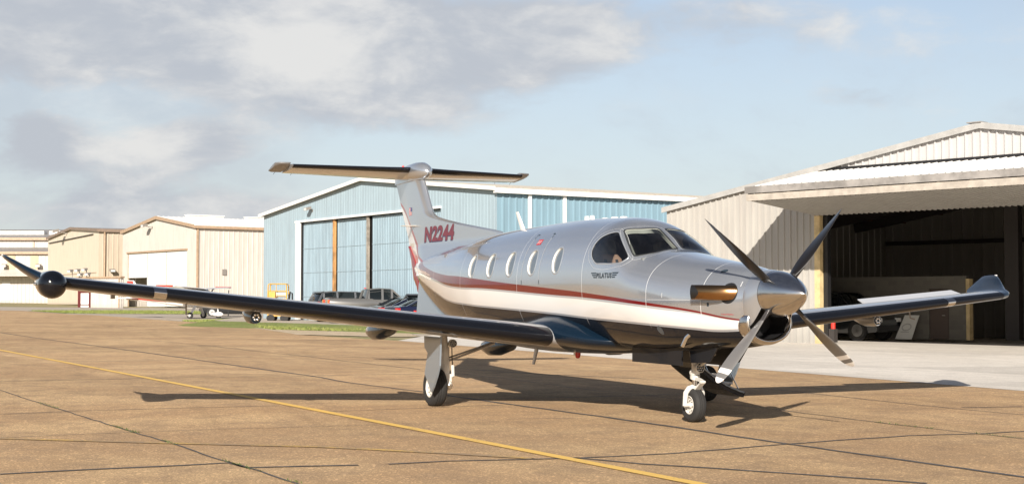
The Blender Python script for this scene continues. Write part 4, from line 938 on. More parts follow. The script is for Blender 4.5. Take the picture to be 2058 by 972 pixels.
def tube_skin(name, xs, nth, off, m, holes, caps=(True, True)):
    ths = np.linspace(-math.pi, math.pi, nth+1)[:-1]; V = []; F = []
    for x in xs:
        y, z = sxy(np.full(nth, x), ths, off); V += [(x, float(a), float(b)) for a, b in zip(y, z)]
    dth = 2*math.pi/nth
    for i in range(len(xs)-1):
        xm = (xs[i]+xs[i+1])/2
        H = [h for h in holes if BBX[h][0] < xm < BBX[h][1]]
        for k in range(nth):
            if H:
                tm_ = ths[k]+dth/2
                if any(BBX[h][2] < tm_ < BBX[h][3] and in_poly(xm, tm_, PAR[h]) for h in H): continue
            F.append((i*nth+k, i*nth+(k+1) % nth, (i+1)*nth+(k+1) % nth, (i+1)*nth+k))
    if caps[0]: F.append(tuple(range(nth)))
    if caps[1]: F.append(tuple(range((len(xs)-1)*nth, len(xs)*nth)))
    return mk(name, V, F, m, AP, True, 35)
xs = [-.78]
while xs[-1] > -13.28:
    x = xs[-1]; xs.append(x-(.014 if -4.15 < x < -2.75 else .026 if -8.7 < x < -4.8 else .05))
xs[-1] = -13.3
fus = tube_skin('fuselage', xs, 300, 0, PAINT, range(len(OPEN)), (False, True))
MB().loft([[(x, float(y), float(z)) for y, z in zip(*sxy(np.full(48, x), np.linspace(-math.pi, math.pi, 49)[:-1], .012))] for x in (-1.12, -1.14)]).build('dark_cowl_disc', BLACK, fus)  # black disc added inside the open cowl so the gaps look dark
lin = tube_skin('cabin_lining', [-2.6-.014*i for i in range(165)], 300, .045, CABIN, range(4)); lin.parent = fus
def window(P, name, par, frame_m, ring_out, ring_in, depth, pane_m, reveal_m, pane_off, nn=True):
    c = sum(P, Vector())/len(P); V = []; F = []; n = len(P)
    def sc_(p, d): v = p-c; return c+v*(1+d/v.length)
    rings = [[snap(sc_(p, ring_out), -.0005) for p in P], [snap(sc_(p, ring_out*.8), -.004) for p in P], [snap(sc_(p, -ring_in), -.004) for p in P], [snap(sc_(p, -ring_in-.004), .0) for p in P]]
    fr_ = MB().loft(rings, capa=False, capb=False).build(name, frame_m, par, True, 60)
    rv_ = MB().loft([[snap(sc_(p, -ring_in-.003), .0) for p in P], [snap(sc_(p, -ring_in-.006), depth) for p in P]], capa=False, capb=False).build('reveal', reveal_m, fr_, True)
    K = 7; rg = [[snap(c+(sc_(p, -ring_in)-c)*(1-j/K), pane_off) for p in P] for j in range(K)]
    V = [v for r in rg for v in r]; V.append(snap(c, pane_off))
    for j in range(K-1):
        for k in range(n): F.append((j*n+k, j*n+(k+1) % n, (j+1)*n+(k+1) % n, (j+1)*n+k))
    for k in range(n): F.append(((K-1)*n+k, (K-1)*n+(k+1) % n, K*n))
    mk('pane', V, F, pane_m, fr_, True)
    return fr_
SKIN = mat('bright_frame', (.52, .55, .58), .3, .6, coat=.8)
for i, P in enumerate(OPEN):
    if i in (1, 3): window(P, 'windshield', AP, SEAL, .010, .018, .06, WGLASS, mat('pale_inner_frame', (.34, .35, .31), .6), .006)
    elif i in (0, 2): window(P, 'cockpit_window', AP, SKIN, .012, .006, .045, WGLASS, SEAL, .006)
    else: window(P, 'cabin_window', AP, SKIN, .018, .006, .034, HGLASS, REVEAL, .024)
# cockpit interior: floor, seats, panel, bulkhead
LEATH = mat('grey_leather', (.16, .165, .16), .6); TAN = mat('tan_leather', (.38, .24, .17), .6); HEADR = mat('dark_headrest', (.24, .25, .23), .5)
MB().box(-4.8, -2.7, -.55, .55, 1.20, 1.25).build('cabin_floor', CABIN, fus)
MB().loft([[(x, y, z) for y, z in ((-.55, 1.5), (.55, 1.5), (.58, zt1), (0, zt1+.06), (-.58, zt1))] for x, zt1 in ((-3.12, 2.02), (-3.0, 2.08), (-2.86, 2.12))]).build('glare_shield', LEATH, fus, True)
MB().loft([[(x, float(y), float(z)) for y, z in zip(*sxy(np.full(48, x), np.linspace(-math.pi, math.pi, 49)[:-1], .06))] for x in (-4.82, -4.84)]).build('bulkhead', mat('bulkhead_fabric', (.30, .28, .27), .8), fus)
for s in (-1, 1):
    q = MB(); q.loft([[(x+t, s*.41+a*w_, z) for a, t in ((-1, 0), (-.6, .05), (.6, .05), (1, 0), (.6, -.06), (-.6, -.06))] for x, z, w_ in ((-4.02, 1.5, .2), (-4.10, 1.9, .21), (-4.15, 2.14, .19), (-4.16, 2.20, .13))]); q.box(-4.05, -3.6, s*.41-.2, s*.41+.2, 1.4, 1.55)
    q.build('seat', TAN, fus, True, 50)
    MB().loft([[(-4.17+t, s*.41+a*w_, z) for a, t in ((-1, 0), (-.6, .06), (.6, .06), (1, 0), (.6, -.05), (-.6, -.05))] for z, w_ in ((2.21, .06), (2.24, .12), (2.37, .12), (2.41, .07))]).build('headrest', HEADR, fus, True, 60)
    for a in (-.09, .09): MB().bar((-4.10, s*.41+a, 2.13), (-3.98, s*.41+a*1.3, 1.6), .05, .012).build('seat_belt', mat('belt_webbing', (.04, .04, .045), .7), fus)
MB().box(-3.35, -3.2, -.36, -.12, 2.085, 2.10).build('chart', mat('white_paper', (.75, .75, .72), .8), fus)
# decals wrapped on the starboard skin
def decal(name, V2, F, m, yfun, lift=.003, par=None):
    return mk(name, [(x, -(yfun(x, z)+lift), z) for x, z in V2], F, m, par or fus)
def text_mesh(body, size, shear=0, offset=0, sx=1.0, spacing=1.0):
    c = bpy.data.curves.new('t', 'FONT'); c.body = body; c.size = size; c.shear = shear; c.offset = offset; c.resolution_u = 6; c.space_character = spacing
    o = bpy.data.objects.new('t', c); COL.objects.link(o); bpy.context.view_layer.update()
    me = bpy.data.meshes.new_from_object(o.evaluated_get(bpy.context.evaluated_depsgraph_get())); bpy.data.objects.remove(o)
    bm = bmesh.new(); bm.from_mesh(me); bmesh.ops.triangulate(bm, faces=bm.faces[:])
    for _ in range(3):
        E_ = [e for e in bm.edges if e.calc_length() > size*.3]
        if E_: bmesh.ops.subdivide_edges(bm, edges=E_, cuts=1, use_grid_fill=False); bmesh.ops.triangulate(bm, faces=bm.faces[:])
    V = [(v.co.x*sx, v.co.y) for v in bm.verts]; F = [tuple(v.index for v in f.verts) for f in bm.faces]; bm.free(); bpy.data.meshes.remove(me)
    xs_ = [v[0] for v in V]; ys_ = [v[1] for v in V]
    return [(v[0]-min(xs_), v[1]-min(ys_)) for v in V], F, max(xs_)-min(xs_), max(ys_)-min(ys_)
INK = mat('dark_lettering', (.03, .045, .06), .4); REDT = mat('crimson_lettering', (.15, .006, .022), .35, coat=.5, spec=.2); BLUET = mat('navy_lettering_shadow', (.03, .035, .09), .35)
def place_text(body, x0, x1, z0, z1, m, name, yf, lift=.003, slope=0.0, **k):
    V, F, w_, h_ = text_mesh(body, 1.0, **k)
    return decal(name, [(x0+(x1-x0)*v[0]/w_, z0+(z1-z0)*v[1]/h_+slope*(v[0]/w_)) for v in V], F, m, yf, lift)
place_text('PILATUS', -3.70, -3.29, 1.857, 1.930, INK, 'lettering', ysurf, offset=.045, spacing=1.25)
for s, xe in ((-1, -3.715), (1, -3.275)):
    LV = []; LF = []
    for j, (ln_, sh) in enumerate(((.15, .0), (.12, .0), (.085, .0))):
        zt_ = 1.935-j*.028; x0_ = xe+s*.0; x1_ = xe+s*ln_; b = len(LV)
        LV += [(x0_, zt_-.018), (x0_, zt_), (x1_, zt_), (x1_-s*.02, zt_-.018)]; LF.append((b, b+1, b+2, b+3))
    decal('wing_emblem', LV, LF, INK, ysurf)

# ---- fin, dorsal fin and rudder
def lerp_tab(T, v):
    T = sorted(T); 
    if v <= T[0][0]: return T[0][1]
    for (a, p), (b, q) in zip(T, T[1:]):
        if v <= b: return p+(q-p)*(v-a)/(b-a)
    return T[-1][1]
LEZ = [(2.2, -8.6), (2.60, -8.75), (2.73, -9.05), (2.95, -11.0), (3.05, -11.75), (3.12, -12.2), (3.17, -12.42), (3.24, -12.55), (3.9, -13.08), (3.98, -13.12)]
TEZ = [(1.65, -13.2), (1.95, -13.58), (2.43, -13.80), (2.76, -13.92), (3.02, -14.13), (3.74, -14.63), (3.99, -14.83)]
def fin_half(x, z):
    base = lerp_tab([(-14.9, .012), (-14.2, .045), (-13.6, .085), (-13.0, .105), (-12.4, .095), (-11.5, .07), (-10.5, .05), (-9, .025)], x)
    fl = max(0.0, (2.62-z))*.30 if x > -13.1 else 0
    return base*(1-.12*max(0, z-3.1)) + fl
zs = [2.0+.04*i for i in range(50)]; rings = []
for z in zs:
    a, b = lerp_tab(LEZ, z), max(lerp_tab(TEZ, z), lerp_tab([(2.0, -13.25), (2.3, -13.45), (2.6, -13.80), (2.62, -15)], z)); S = [(1-math.cos(math.pi*.5*i/13)) for i in range(14)]; S = [.0]+[(i/24)**1.7 for i in range(1, 25)]
    pt = []
    for s in S:
        x = a+(b-a)*s; y = fin_half(x, z)*min(1, math.sqrt(max(0, (a-x)/.22)))*min(1, max(.12, (x-b)/.6+.10)); pt.append((x, y))
    rings.append([(x, -y, z) for x, y in pt]+[(x, y, z) for x, y in pt[::-1][:-1]])
def fin_paint():
    m = bpy.data.materials.new('fin_paint'); m.use_nodes = True; t = NT(m.node_tree); b = m.node_tree.nodes['Principled BSDF']
    x, y, z = t.xyz(t.n('ShaderNodeTexCoord').outputs['Object'])
    c = t.n('ShaderNodeFloatCurve'); cu = c.mapping.curves[0]; P = [(1.6, -11.9), (2.25, -12.45), (2.42, -12.87), (2.56, -13.02), (3.08, -13.67), (3.38, -14.15), (3.6, -14.6), (4, -15)]
    while len(cu.points) < len(P): cu.points.new(0, 0)
    for q_, (a, v) in zip(cu.points, P): q_.location = ((a-1.5)/2.5, (v+16)/5); q_.handle_type = 'AUTO'
    c.mapping.update(); t.put(c.inputs['Value'], t.m('DIVIDE', t.m('SUBTRACT', z, 1.5), 2.5)); ln = t.m('SUBTRACT', t.m('MULTIPLY', c.outputs[0], 5.0), 16.0)
    d = t.m('SUBTRACT', x, ln); a1 = t.ss(d, -.004, .004); a2 = t.ss(d, -.134, -.126); a3 = t.ss(d, -.166, -.154)
    col = t.mix(a3, (.80, .79, .77, 1), (.35, .36, .38, 1)); col = t.mix(a2, col, (.32, .03, .015, 1)); col = t.mix(a1, col, (.50, .53, .57, 1))
    t.put(b.inputs['Base Color'], col); t.put(b.inputs['Metallic'], t.m('MULTIPLY', a1, .72)); b.inputs['Roughness'].default_value = .28; b.inputs['Coat Weight'].default_value = 1; b.inputs['Coat Roughness'].default_value = .03
    return m
FINP = fin_paint()
fin_o = MB().loft(rings).build('fin', FINP, AP, True, 50)
# rudder lower part, red
rz_ = [1.66+.05*i for i in range(20)]; rr_ = []
for z in rz_:
    a = lerp_tab([(1.6, -13.14), (2.0, -13.27), (2.3, -13.46), (2.6, -13.78)], z); b = lerp_tab(TEZ, z)-.006
    rr_.append([(a, -.03, z), ((a+b)/2, -.045, z), (b, -.008, z), (b, .008, z), ((a+b)/2, .045, z), (a, .03, z)])
MB().loft(rr_).build('rudder', mat('deep_red_paint', (.22, .010, .012), .3, coat=1), AP, True, 50)
fy = lambda x, z: fin_half(x, z)*min(1, math.sqrt(max(0, (lerp_tab(LEZ, z)-x)/.22)))*min(1, max(.12, (x-lerp_tab(TEZ, z))/.6+.10))
place_text('N2244', -12.72, -11.20, 2.635, 2.93, BLUET, 'registration', fy, .003, shear=.10, offset=.055, spacing=1.1)
place_text('N2244', -12.70, -11.18, 2.652, 2.947, REDT, 'registration', fy, .005, shear=.10, offset=.045, spacing=1.1)
# small flag
FW_, FH_ = .19, .15; fx0, fz0 = -13.70, 3.215
FR = mat('flag_red', (.5, .03, .04), .4); FWH = mat('flag_white', (.75, .75, .75), .4); FB = mat('flag_blue', (.03, .05, .22), .4)
V = []; F = []
for i in range(7): b = len(V); z = fz0+i*2*FH_/13; V += [(fx0, z), (fx0+FW_, z), (fx0+FW_, z+FH_/13), (fx0, z+FH_/13)]; F.append((b, b+1, b+2, b+3))
decal('flag', [(fx0, fz0), (fx0+FW_, fz0), (fx0+FW_, fz0+FH_), (fx0, fz0+FH_)], [(0, 1, 2, 3)], FWH, fy, .003, fin_o); decal('flag_stripes', V, F, FR, fy, .005, fin_o)
decal('flag_canton', [(fx0+FW_*.6, fz0+FH_*6/13), (fx0+FW_, fz0+FH_*6/13), (fx0+FW_, fz0+FH_), (fx0+FW_*.6, fz0+FH_)], [(0, 1, 2, 3)], FB, fy, .007, fin_o)
MB().loft([[(x, -.09-.0*x, z) for x, z in ((-13.55, 2.985), (-13.2, 2.99), (-13.2, 3.0), (-13.55, 2.995))], [(x, -.30, z) for x, z in ((-13.6, 2.99), (-13.45, 2.993), (-13.45, 3.0), (-13.6, 2.997))]]).build('nav_antenna', WHT, fin_o)

# ---- tailplane on top with its bullet fairing
def er(x, z, a, b, n=28): return [(x, a*math.sin(2*math.pi*k/n), z+b*math.cos(2*math.pi*k/n)) for k in range(n)]
blt = MB().loft([er(-12.80, 4.03, .012, .012), er(-12.84, 4.04, .07, .07), er(-12.93, 4.055, .125, .12), er(-13.1, 4.07, .165, .165), er(-13.4, 4.08, .18, .18), er(-13.8, 4.09, .16, .165), er(-14.3, 4.10, .10, .125), er(-14.75, 4.11, .03, .09), er(-14.85, 4.11, .01, .07)]).build('tail_bullet', SILVER, AP, True, 60)
MB().loft([[(x, s*y, z) for x, y in ((-13.02, .0), (-13.12, .08), (-13.6, .105), (-14.3, .05), (-14.83, .01))+() for s in ((-1,))] + [(x, y, z) for x, y in ((-14.83, .01), (-14.3, .05), (-13.6, .105), (-13.12, .08))] for z in (3.9, 4.05)]).build('fin_cap', SILVER, AP, True, 60)
def naca(ch, t, n=14, camber=0.0):
    S = [(1-math.cos(math.pi*i/(n-1)))/2 for i in range(n)]
    th = lambda s: 5*t*(.2969*math.sqrt(s)-.126*s-.3516*s*s+.2843*s**3-.1036*s**4)
    cm = lambda s: camber*4*s*(1-s)
    up = [(s*ch, (cm(s)+th(s))*ch) for s in S]; lo = [(s*ch, (cm(s)-th(s))*ch) for s in S]
    return up, lo
def wing_ring(y, xle, z, ch, t, cam_=0.0, tw=0.0, n=14):
    up, lo = naca(ch, t, n, cam_); P = up+lo[::-1][1:-1]
    return [(xle-a*math.cos(tw)+b*math.sin(tw)*0, y, z+b-a*math.sin(tw)) for a, b in P]
def boot(mb, st, frac, n=9, lift=.004, t_=None):
    rings = []
    for (y, xle, z, ch, t, cam_, tw) in st:
        th = lambda s: 5*t*(.2969*math.sqrt(s)-.126*s-.3516*s*s+.2843*s**3-.1036*s**4)
        S = [frac*(i/n)**2 for i in range(n, -1, -1)]
        up = [(s*ch-lift*(s < .004), (cam_*4*s*(1-s)+th(s))*ch+lift) for s in S]; lo = [(s*ch, (cam_*4*s*(1-s)-th(s))*ch-lift) for s in S[::-1][1:]]
        rings.append([(xle-a+lift, y, z+b-a*math.sin(tw)) for a, b in up+lo])
    return mb.loft(rings, close=False, capa=False, capb=False)
for s in (-1, 1):
    st = [(s*.05, -13.38, 4.12, 1.24, .11, 0, .10), (s*.6, -13.47, 4.12, 1.15, .105, 0, .10), (s*1.5, -13.64, 4.125, 1.02, .10, 0, .10), (s*2.44, -13.82, 4.13, .90, .10, 0, .10)]
    tp = MB().loft([wing_ring(*a) for a in st]).build('tailplane', SILVER, AP, True, 60)
    MB().loft([wing_ring(s*y, x, 4.185, ch, .09, 0, .16) for y, x, ch in ((2.445, -13.95, .80), (2.64, -13.98, .80), (2.70, -14.1, .66))]).build('elevator_horn', mat('dull_silver_paint', (.26, .265, .275), .4, .4), tp, True, 60)
    boot(MB(), [(s*.16,)+st[0][1:2]+st[0][2:], st[1], st[2], (s*2.43,)+st[3][1:]], .10).build('deicing_boot', BOOT, tp, True)
    for y in (2.2, 2.55): MB().tube([(-14.68, s*y, 4.09), (-14.85, s*(y+.02), 4.02)], .004, 5).build('static_wick', BLACK, tp)
MB().lathe([(4.20, .02), (4.235, .028), (4.265, .022), (4.28, 0)], 14, (-14.35, 0, 0), 'z').build('beacon', REDL, AP, True)

# ---- wings
def wz(y): return 1.045+.103*(abs(y)-1.1)
def wle(y): return -4.72-.6*(abs(y)-1.0)/6.7
def wch(y): return 2.12-.95*(abs(y)-.8)/6.9
def wst(y, s): return (s*y, wle(y), wz(y), wch(y), .165-.03*(y-.8)/6.9, .015, .030)
YS = [.55, .9, 1.4, 2.0, 3.0, 4.2, 5.4, 6.6, 7.55]
for s in (-1, 1):
    wg = MB().loft([wing_ring(*wst(y, s), n=18) for y in YS]); wo_ = wg.build('wing', WINGP, AP, True, 60)
    boot(MB(), [wst(y, s) for y in (1.0, 2, 3, 4.2, 5.4, 6.30)], .085, 12).build('deicing_boot', BOOT, wo_, True)
    boot(MB(), [wst(y, s) for y in (6.46, 7.0, 7.55)], .085, 12).build('deicing_boot', BOOT, wo_, True)
    boot(MB(), [wst(y, s) for y in (6.30, 6.46)], .075, 12, .006).build('stall_strip', POL, wo_, True)
    # curved tip and winglet
    rings = [wing_ring(s*7.55, wle(7.55), wz(7.55), wch(7.55), .135, .015, .03, 18)]
    for y, xl, z, ch, t in ((7.70, -5.36, wz(7.7), 1.12, .13), (7.80, -5.46, 1.765, 1.08, .13), (7.88, -5.64, 1.815, .98, .125), (8.0, -5.84, 1.89, .80, .12), (8.12, -6.04, 1.975, .60, .12), (8.22, -6.22, 2.045, .42, .12), (8.245, -6.30, 2.065, .30, .10)):
        up, lo = naca(ch, t, 18); tilt = min(1, max(0, (y-7.68)/.15))*rad(34); P = up+lo[::-1][1:-1]
        rings.append([(xl-a, s*(y-b*math.sin(tilt)), z+b*math.cos(tilt)) for a, b in P])
    MB().loft(rings).build('winglet', NAVY, wo_, True, 60)
    MB().lathe([(-.05, .0), (-.02, .014), (.02, .014), (.04, 0)], 12, (-6.32, s*8.262, 2.072), 'x').build('nav_light', CLEARL, wo_, True)
    # hinge fairings under the trailing edge
    for y in (1.02, 2.90):
        z0 = wz(y)-.10 if y > 2 else .89
        MB().loft([er2 for er2 in [[(x, s*y+a*math.sin(2*math.pi*k/16), z+b*math.cos(2*math.pi*k/16)) for k in range(16)] for x, z, a, b in ((-5.95, z0+.02, .01, .01), (-6.15, z0-.01, .08, .08), (-6.6, z0-.05, .11, .13), (-7.0, z0-.07, .10, .13), (-7.3, z0-.07, .05, .07), (-7.42, z0-.07, .01, .01))]]).build('flap_fairing', NAVY, wo_, True)
    # landing light pod
    y = 5.07; z0 = wz(y)-.17
    pod = MB().loft([[(x, s*y+a*math.sin(2*math.pi*k/18), z0+dz_+a*1.1*math.cos(2*math.pi*k/18)) for k in range(18)] for x, dz_, a in ((-5.42, 0, .075), (-5.50, 0, .085), (-5.75, .01, .09), (-6.0, .05, .06), (-6.15, .08, .01))]).build('light_pod', NAVY if s < 0 else WINGP, wo_, True, 50)
    MB().lathe([(-5.41, .0), (-5.405, .062), (-5.43, .072)], 18, (0, s*y, z0), 'x').build('lens', GLASSD, pod, True)
    for k in range(6):
        a = k*math.pi/3; MB().lathe([(-5.395, .0), (-5.402, .016)], 8, (-.001, s*y+.036*math.cos(a), z0+.036*math.sin(a)), 'x').build('led', CHROME, pod)
    # pitot-like mast
    y = 5.95; MB().tube([(-5.75, s*y, wz(y)-.08), (-5.72, s*y, wz(y)-.22), (-5.60, s*y, wz(y)-.24)], .012, 8).build('pitot_mast', GALV, wo_, True)
    # aileron
    ay0, ay1 = 5.55, 7.45
    dd_ = .35 if s > 0 else 0.0
    rings = []
    for y in (ay0, ay1):
        xe = wle(y)-wch(y)*.74; c = wch(y)*.26+.02; z = wz(y)-wch(y)*.74*.03+.01
        rings.append([(xe, s*y, z+.045), (xe-c, s*y, z+.012+c*math.sin(dd_)), (xe-c, s*y, z+.0+c*math.sin(dd_)), (xe, s*y, z-.04)])
    MB().loft(rings).build('aileron', mat('pale_grey_paint', (.50, .51, .53), .35, coat=.4), wo_)
    if s < 0:
        for y in (3.2, 6.9): MB().box(-5.9, -5.75, s*y-.02, s*y+.02, wz(y)-.13, wz(y)-.08).build('drain_mast', GALV, wo_)
# radar pod on the starboard wing tip
rp = MB().loft([[(x, -7.74+a*math.sin(2*math.pi*k/32), z+a*math.cos(2*math.pi*k/32)) for k in range(32)] for x, z, a in [(-4.93-.2*(1-math.cos(t)), 1.685, .176*math.sin(t)+.002) for t in [rad(q) for q in (2, 12, 25, 40, 55, 72, 90)]]+[(-5.4, 1.69, .174), (-5.8, 1.71, .155), (-6.2, 1.72, .12), (-6.6, 1.73, .05), (-6.8, 1.73, .01)]]).build('radar_pod', mat('gloss_black_pod', (.004, .005, .008), .1, coat=.9, spec=.05), AP, True, 80)
rp['label'] = 'round glossy black radar pod'
MB().lathe([(-.03, 0), (-.01, .018), (.02, .018), (.03, .01)], 12, (-5.35, -7.93, 1.69), 'x').build('nav_light', CHROME, rp, True)

# ---- wing root fairing and belly
def sup(x, zc, a, bu, bl, n_=2.4, N=60):
    out = []
    for k in range(N):
        t = 2*math.pi*k/N; s_, c_ = math.sin(t), math.cos(t)
        out.append((x, a*math.copysign(abs(s_)**(2/n_), s_), zc+(bu if c_ > 0 else bl)*math.copysign(abs(c_)**(2/n_), c_)))
    return out
MB().loft([sup(x, zc, a, bu, bl, 2.1) for x, zc, a, bu, bl in ((-3.80, .99, .30, .03, .05), (-3.95, 1.0, .58, .08, .12), (-4.15, 1.02, .78, .16, .18), (-4.4, 1.04, .90, .27, .22), (-4.7, 1.06, .98, .31, .26), (-5.0, 1.07, 1.03, .36, .28), (-5.4, 1.08, 1.05, .36, .30), (-6.2, 1.08, 1.01, .26, .31), (-7.0, 1.07, .90, .12, .29), (-7.8, 1.05, .84, .10, .24), (-8.6, 1.02, .66, .12, .15), (-9.3, .99, .2, .03, .05))]).build('root_fairing', NAVY, AP, True, 70)
# ---- cowling intake, spinner, blades, exhausts
def elr(x, a, b, zc, n=48): return [(x, a*math.sin(2*math.pi*k/n), zc+b*math.cos(2*math.pi*k/n)) for k in range(n)]
def cring(u, m=60):
    o_ = []
    for k in range(m+1):
        th = rad(-128+256*k/m); y, z = sxy(-.80, th, .0); cy, cz = -.276*math.sin(th), 1.655+.276*math.cos(th); q = math.sin(u*math.pi/2)
        o_.append((-.575-.225*u, cy+(float(y)-cy)*q, cz+(float(z)-cz)*q))
    return o_
MB().loft([cring(u/8) for u in range(9)], close=False, capa=False, capb=False).build('cowl_nose', SILVER, AP, True, 80)
MB().loft([elr(-1.0, .30, .24, 1.31), elr(-.92, .328, .260, 1.31), elr(-.86, .335, .266, 1.31), elr(-.80, .335, .263, 1.31), elr(-.745, .324, .25, 1.312), elr(-.715, .303, .226, 1.313), elr(-.72, .286, .209, 1.313), elr(-.80, .274, .197, 1.313)], capa=False, capb=False).build('intake_lip', POL, AP, True, 80)
ind = MB().loft([elr(-.80, .274, .197, 1.313), elr(-1.1, .25, .16, 1.31)], capa=False, capb=True).build('intake_duct', BLACK, AP, True)
PC = 1.655
sp = [(0.0, 0.001)] + [(-.56*(1-u), .274*(1-u**1.7)**.76) for u in [1-(i/20)**1.6 for i in range(1, 21)]]
prop = MB().lathe([(a+.496, r) for a, r in sp]+[(-.075, .274), (-.075, .1)], 48).build('propeller', POL, AP, True, 60); prop.location = (-.496, 0, PC)
MB().lathe([(-.077, .1), (-.077, .268), (-.10, .268), (-.10, .1)], 40).build('back_plate', DARKST, prop)
def blade_mat():
    m = bpy.data.materials.new('blade_paint'); m.use_nodes = True; t = NT(m.node_tree); b = m.node_tree.nodes['Principled BSDF']
    x, y, z = t.xyz(t.n('ShaderNodeTexCoord').outputs['Object'])
    st_ = lambda v: t.ss(x, v-.002, v+.002)
    W_ = (.72, .70, .67, 1); G_ = (.16, .155, .15, 1)
    c = t.mix(st_(.42), (.05, .045, .045, 1), G_); c = t.mix(st_(1.13), c, W_); c = t.mix(st_(1.20), c, G_); c = t.mix(st_(1.265), c, W_)
    t.put(b.inputs['Base Color'], c); b.inputs['Roughness'].default_value = .38; b.inputs['Coat Weight'].default_value = .25; return m
BLM = blade_mat()
BACKM = mat('blade_back_paint', (.011, .010, .010), .35, coat=.2, spec=.3)
def blade_mesh():
    R_ = [.19, .24, .30, .38, .48, .60, .72, .85, .98, 1.08, 1.17, 1.24, 1.29, 1.32, 1.334]
    CH = [.085, .10, .135, .165, .195, .218, .232, .236, .226, .21, .188, .155, .115, .07, .02]
    TH = [.95, .80, .45, .24, .16, .12, .10, .085, .075, .07, .065, .06, .06, .06, .1]
    rings = []
    for r, c, t_ in zip(R_, CH, TH):
        be = rad(BL0 + (BL1-BL0)*min(1, max(0, (r-.2)/1.13))**.8); up, lo = naca(c, t_, 10) if t_ < .5 else ([(c*(1-math.cos(math.pi*i/9))/2, c*t_/2*math.sin(math.pi*i/9)) for i in range(10)], [(c*(1-math.cos(math.pi*i/9))/2, -c*t_/2*math.sin(math.pi*i/9)) for i in range(10)])
        P = up+lo[::-1][1:-1]; q_ = []
        for a, b in P:
            a -= c*.40
            q_.append((r, -a*math.cos(be)-b*math.sin(be), -a*math.sin(be)+b*math.cos(be)))
        rings.append(q_)
    return MB().loft(rings)
BL0, BL1 = 112, 71
b0 = blade_mesh().build('propeller_blade', BLM, prop, True, 60); b0.data.materials.append(BACKM)
for p_ in b0.data.polygons:
    x_ = p_.center.x; be = rad(BL0 + (BL1-BL0)*min(1, max(0, (x_-.2)/1.13))**.8)
    if p_.normal.dot(Vector((0, -math.sin(be), math.cos(be)))) < 0: p_.material_index = 1
cuff = MB().lathe([(.12, .055), (.20, .052), (.285, .045)], 16, (0, 0, 0), 'x').build('blade_cuff', BLACK, None, True)
TH0 = .879
for k in range(4):
    a = TH0+k*math.pi/2; o = b0 if k == 0 else b0.copy(); 
    if k: COL.objects.link(o); o.parent = prop
    Mx = Matrix(((0, 0, 1, 0), (math.cos(a), -math.sin(a), 0, 0), (math.sin(a), math.cos(a), 0, 0), (0, 0, 0, 1)))
    o.matrix_local = Mx
    c_ = cuff if k == 0 else cuff.copy()
    if k: COL.objects.link(c_)
    c_.parent = prop; c_.matrix_local = Mx
EXM = bpy.data.materials.new('heat_tinted_steel'); EXM.use_nodes = True; t = NT(EXM.node_tree); b = EXM.node_tree.nodes['Principled BSDF']
oc = t.n('ShaderNodeTexCoord').outputs['Object']; x, y, z = t.xyz(oc)
t.put(b.inputs['Base Color'], t.mix(t.ss(t.m('ADD', x, t.m('MULTIPLY', t.noise(oc, 9, 4), .3)), -1.45, -.85), (.20, .11, .055, 1), (.42, .24, .11, 1))); b.inputs['Metallic'].default_value = 1; b.inputs['Roughness'].default_value = .22
for s in (-1, 1):
    pts = [(-.92, s*.28, 1.66), (-.97, s*.40, 1.662), (-1.06, s*.505, 1.665), (-1.18, s*.575, 1.668), (-1.32, s*.615, 1.67), (-1.42, s*.635, 1.67), (-1.50, s*.65, 1.67)]
    V = []; n = 24; rings = []
    for i, p in enumerate(pts):
        d = (Vector(pts[min(i+1, 6)])-Vector(pts[max(i-1, 0)])).normalized(); u = d.cross(Vector((0, 0, 1))).normalized()
        rings.append([Vector(p)+Vector((.055*(1+(1 if u.y*s > 0 else -1)*math.cos(2*math.pi*k/n)) if i == 6 else 0, 0, 0))+u*(.064*math.cos(2*math.pi*k/n))+Vector((0, 0, 1))*(.090*math.sin(2*math.pi*k/n)) for k in range(n)])
    ex = MB().loft(rings, capa=False, capb=False).build('exhaust_stack', EXM, AP, True, 60)
    MB().loft([[p+(Vector(pts[-1])-p)*.06 for p in rings[-1]], [p+(Vector(pts[-4])-p)*.12 for p in rings[-4]]], capa=False).build('exhaust_bore', BLACK, ex, True)
    MB().loft([[Vector((-1.0+.125*math.cos(2*math.pi*k/n), s*(ysurf(-1.0+.125*math.cos(2*math.pi*k/n), 1.66+.125*math.sin(2*math.pi*k/n))+.003), 1.66+.125*math.sin(2*math.pi*k/n))) for k in range(n)],
               [Vector((-1.0+.06*math.cos(2*math.pi*k/n), s*(ysurf(-1.0+.06*math.cos(2*math.pi*k/n), 1.66+.08*math.sin(2*math.pi*k/n))+.003), 1.66+.08*math.sin(2*math.pi*k/n))) for k in range(n)]], capa=False, capb=False).build('exhaust_collar', BLACK, AP)

# ---- aerials and small fittings
WA = mat('white_aerial', (.78, .76, .72), .4)
def aerial(x, z0, h, ch, rake_, m=WA, name='aerial', y=0.0, t_=.02, tp=.6):
    return MB().loft([[(x-a+dx_, y+b, z) for a, b in naca(c, t_/c if c else .1, 8)[0]+naca(c, t_/c, 8)[1][::-1][1:-1]] for z, dx_, c in ((z0, 0, ch), (z0+h, rake_, ch*tp))]).build(name, m, AP, True, 60)
aerial(-8.02, 2.69, .33, .20, -.32)
for x in (-5.68, -5.50): MB().prism([(x, 2.755), (x-.09, 2.755), (x-.08, 2.82), (x-.02, 2.82)], 'y', -.02, .02).build('aerial', WA, AP)
for x in (-5.1, -4.8, -4.52): MB().lathe([(0, .06), (.018, .05), (.024, 0)], 18, (x, 0, 2.745 if x < -4.6 else 2.738), 'z').build('roof_aerial', WA, AP, True)
aerial(-7.45, .79, -.27, .17, -.16, WINGP, 'belly_aerial', 0.0)
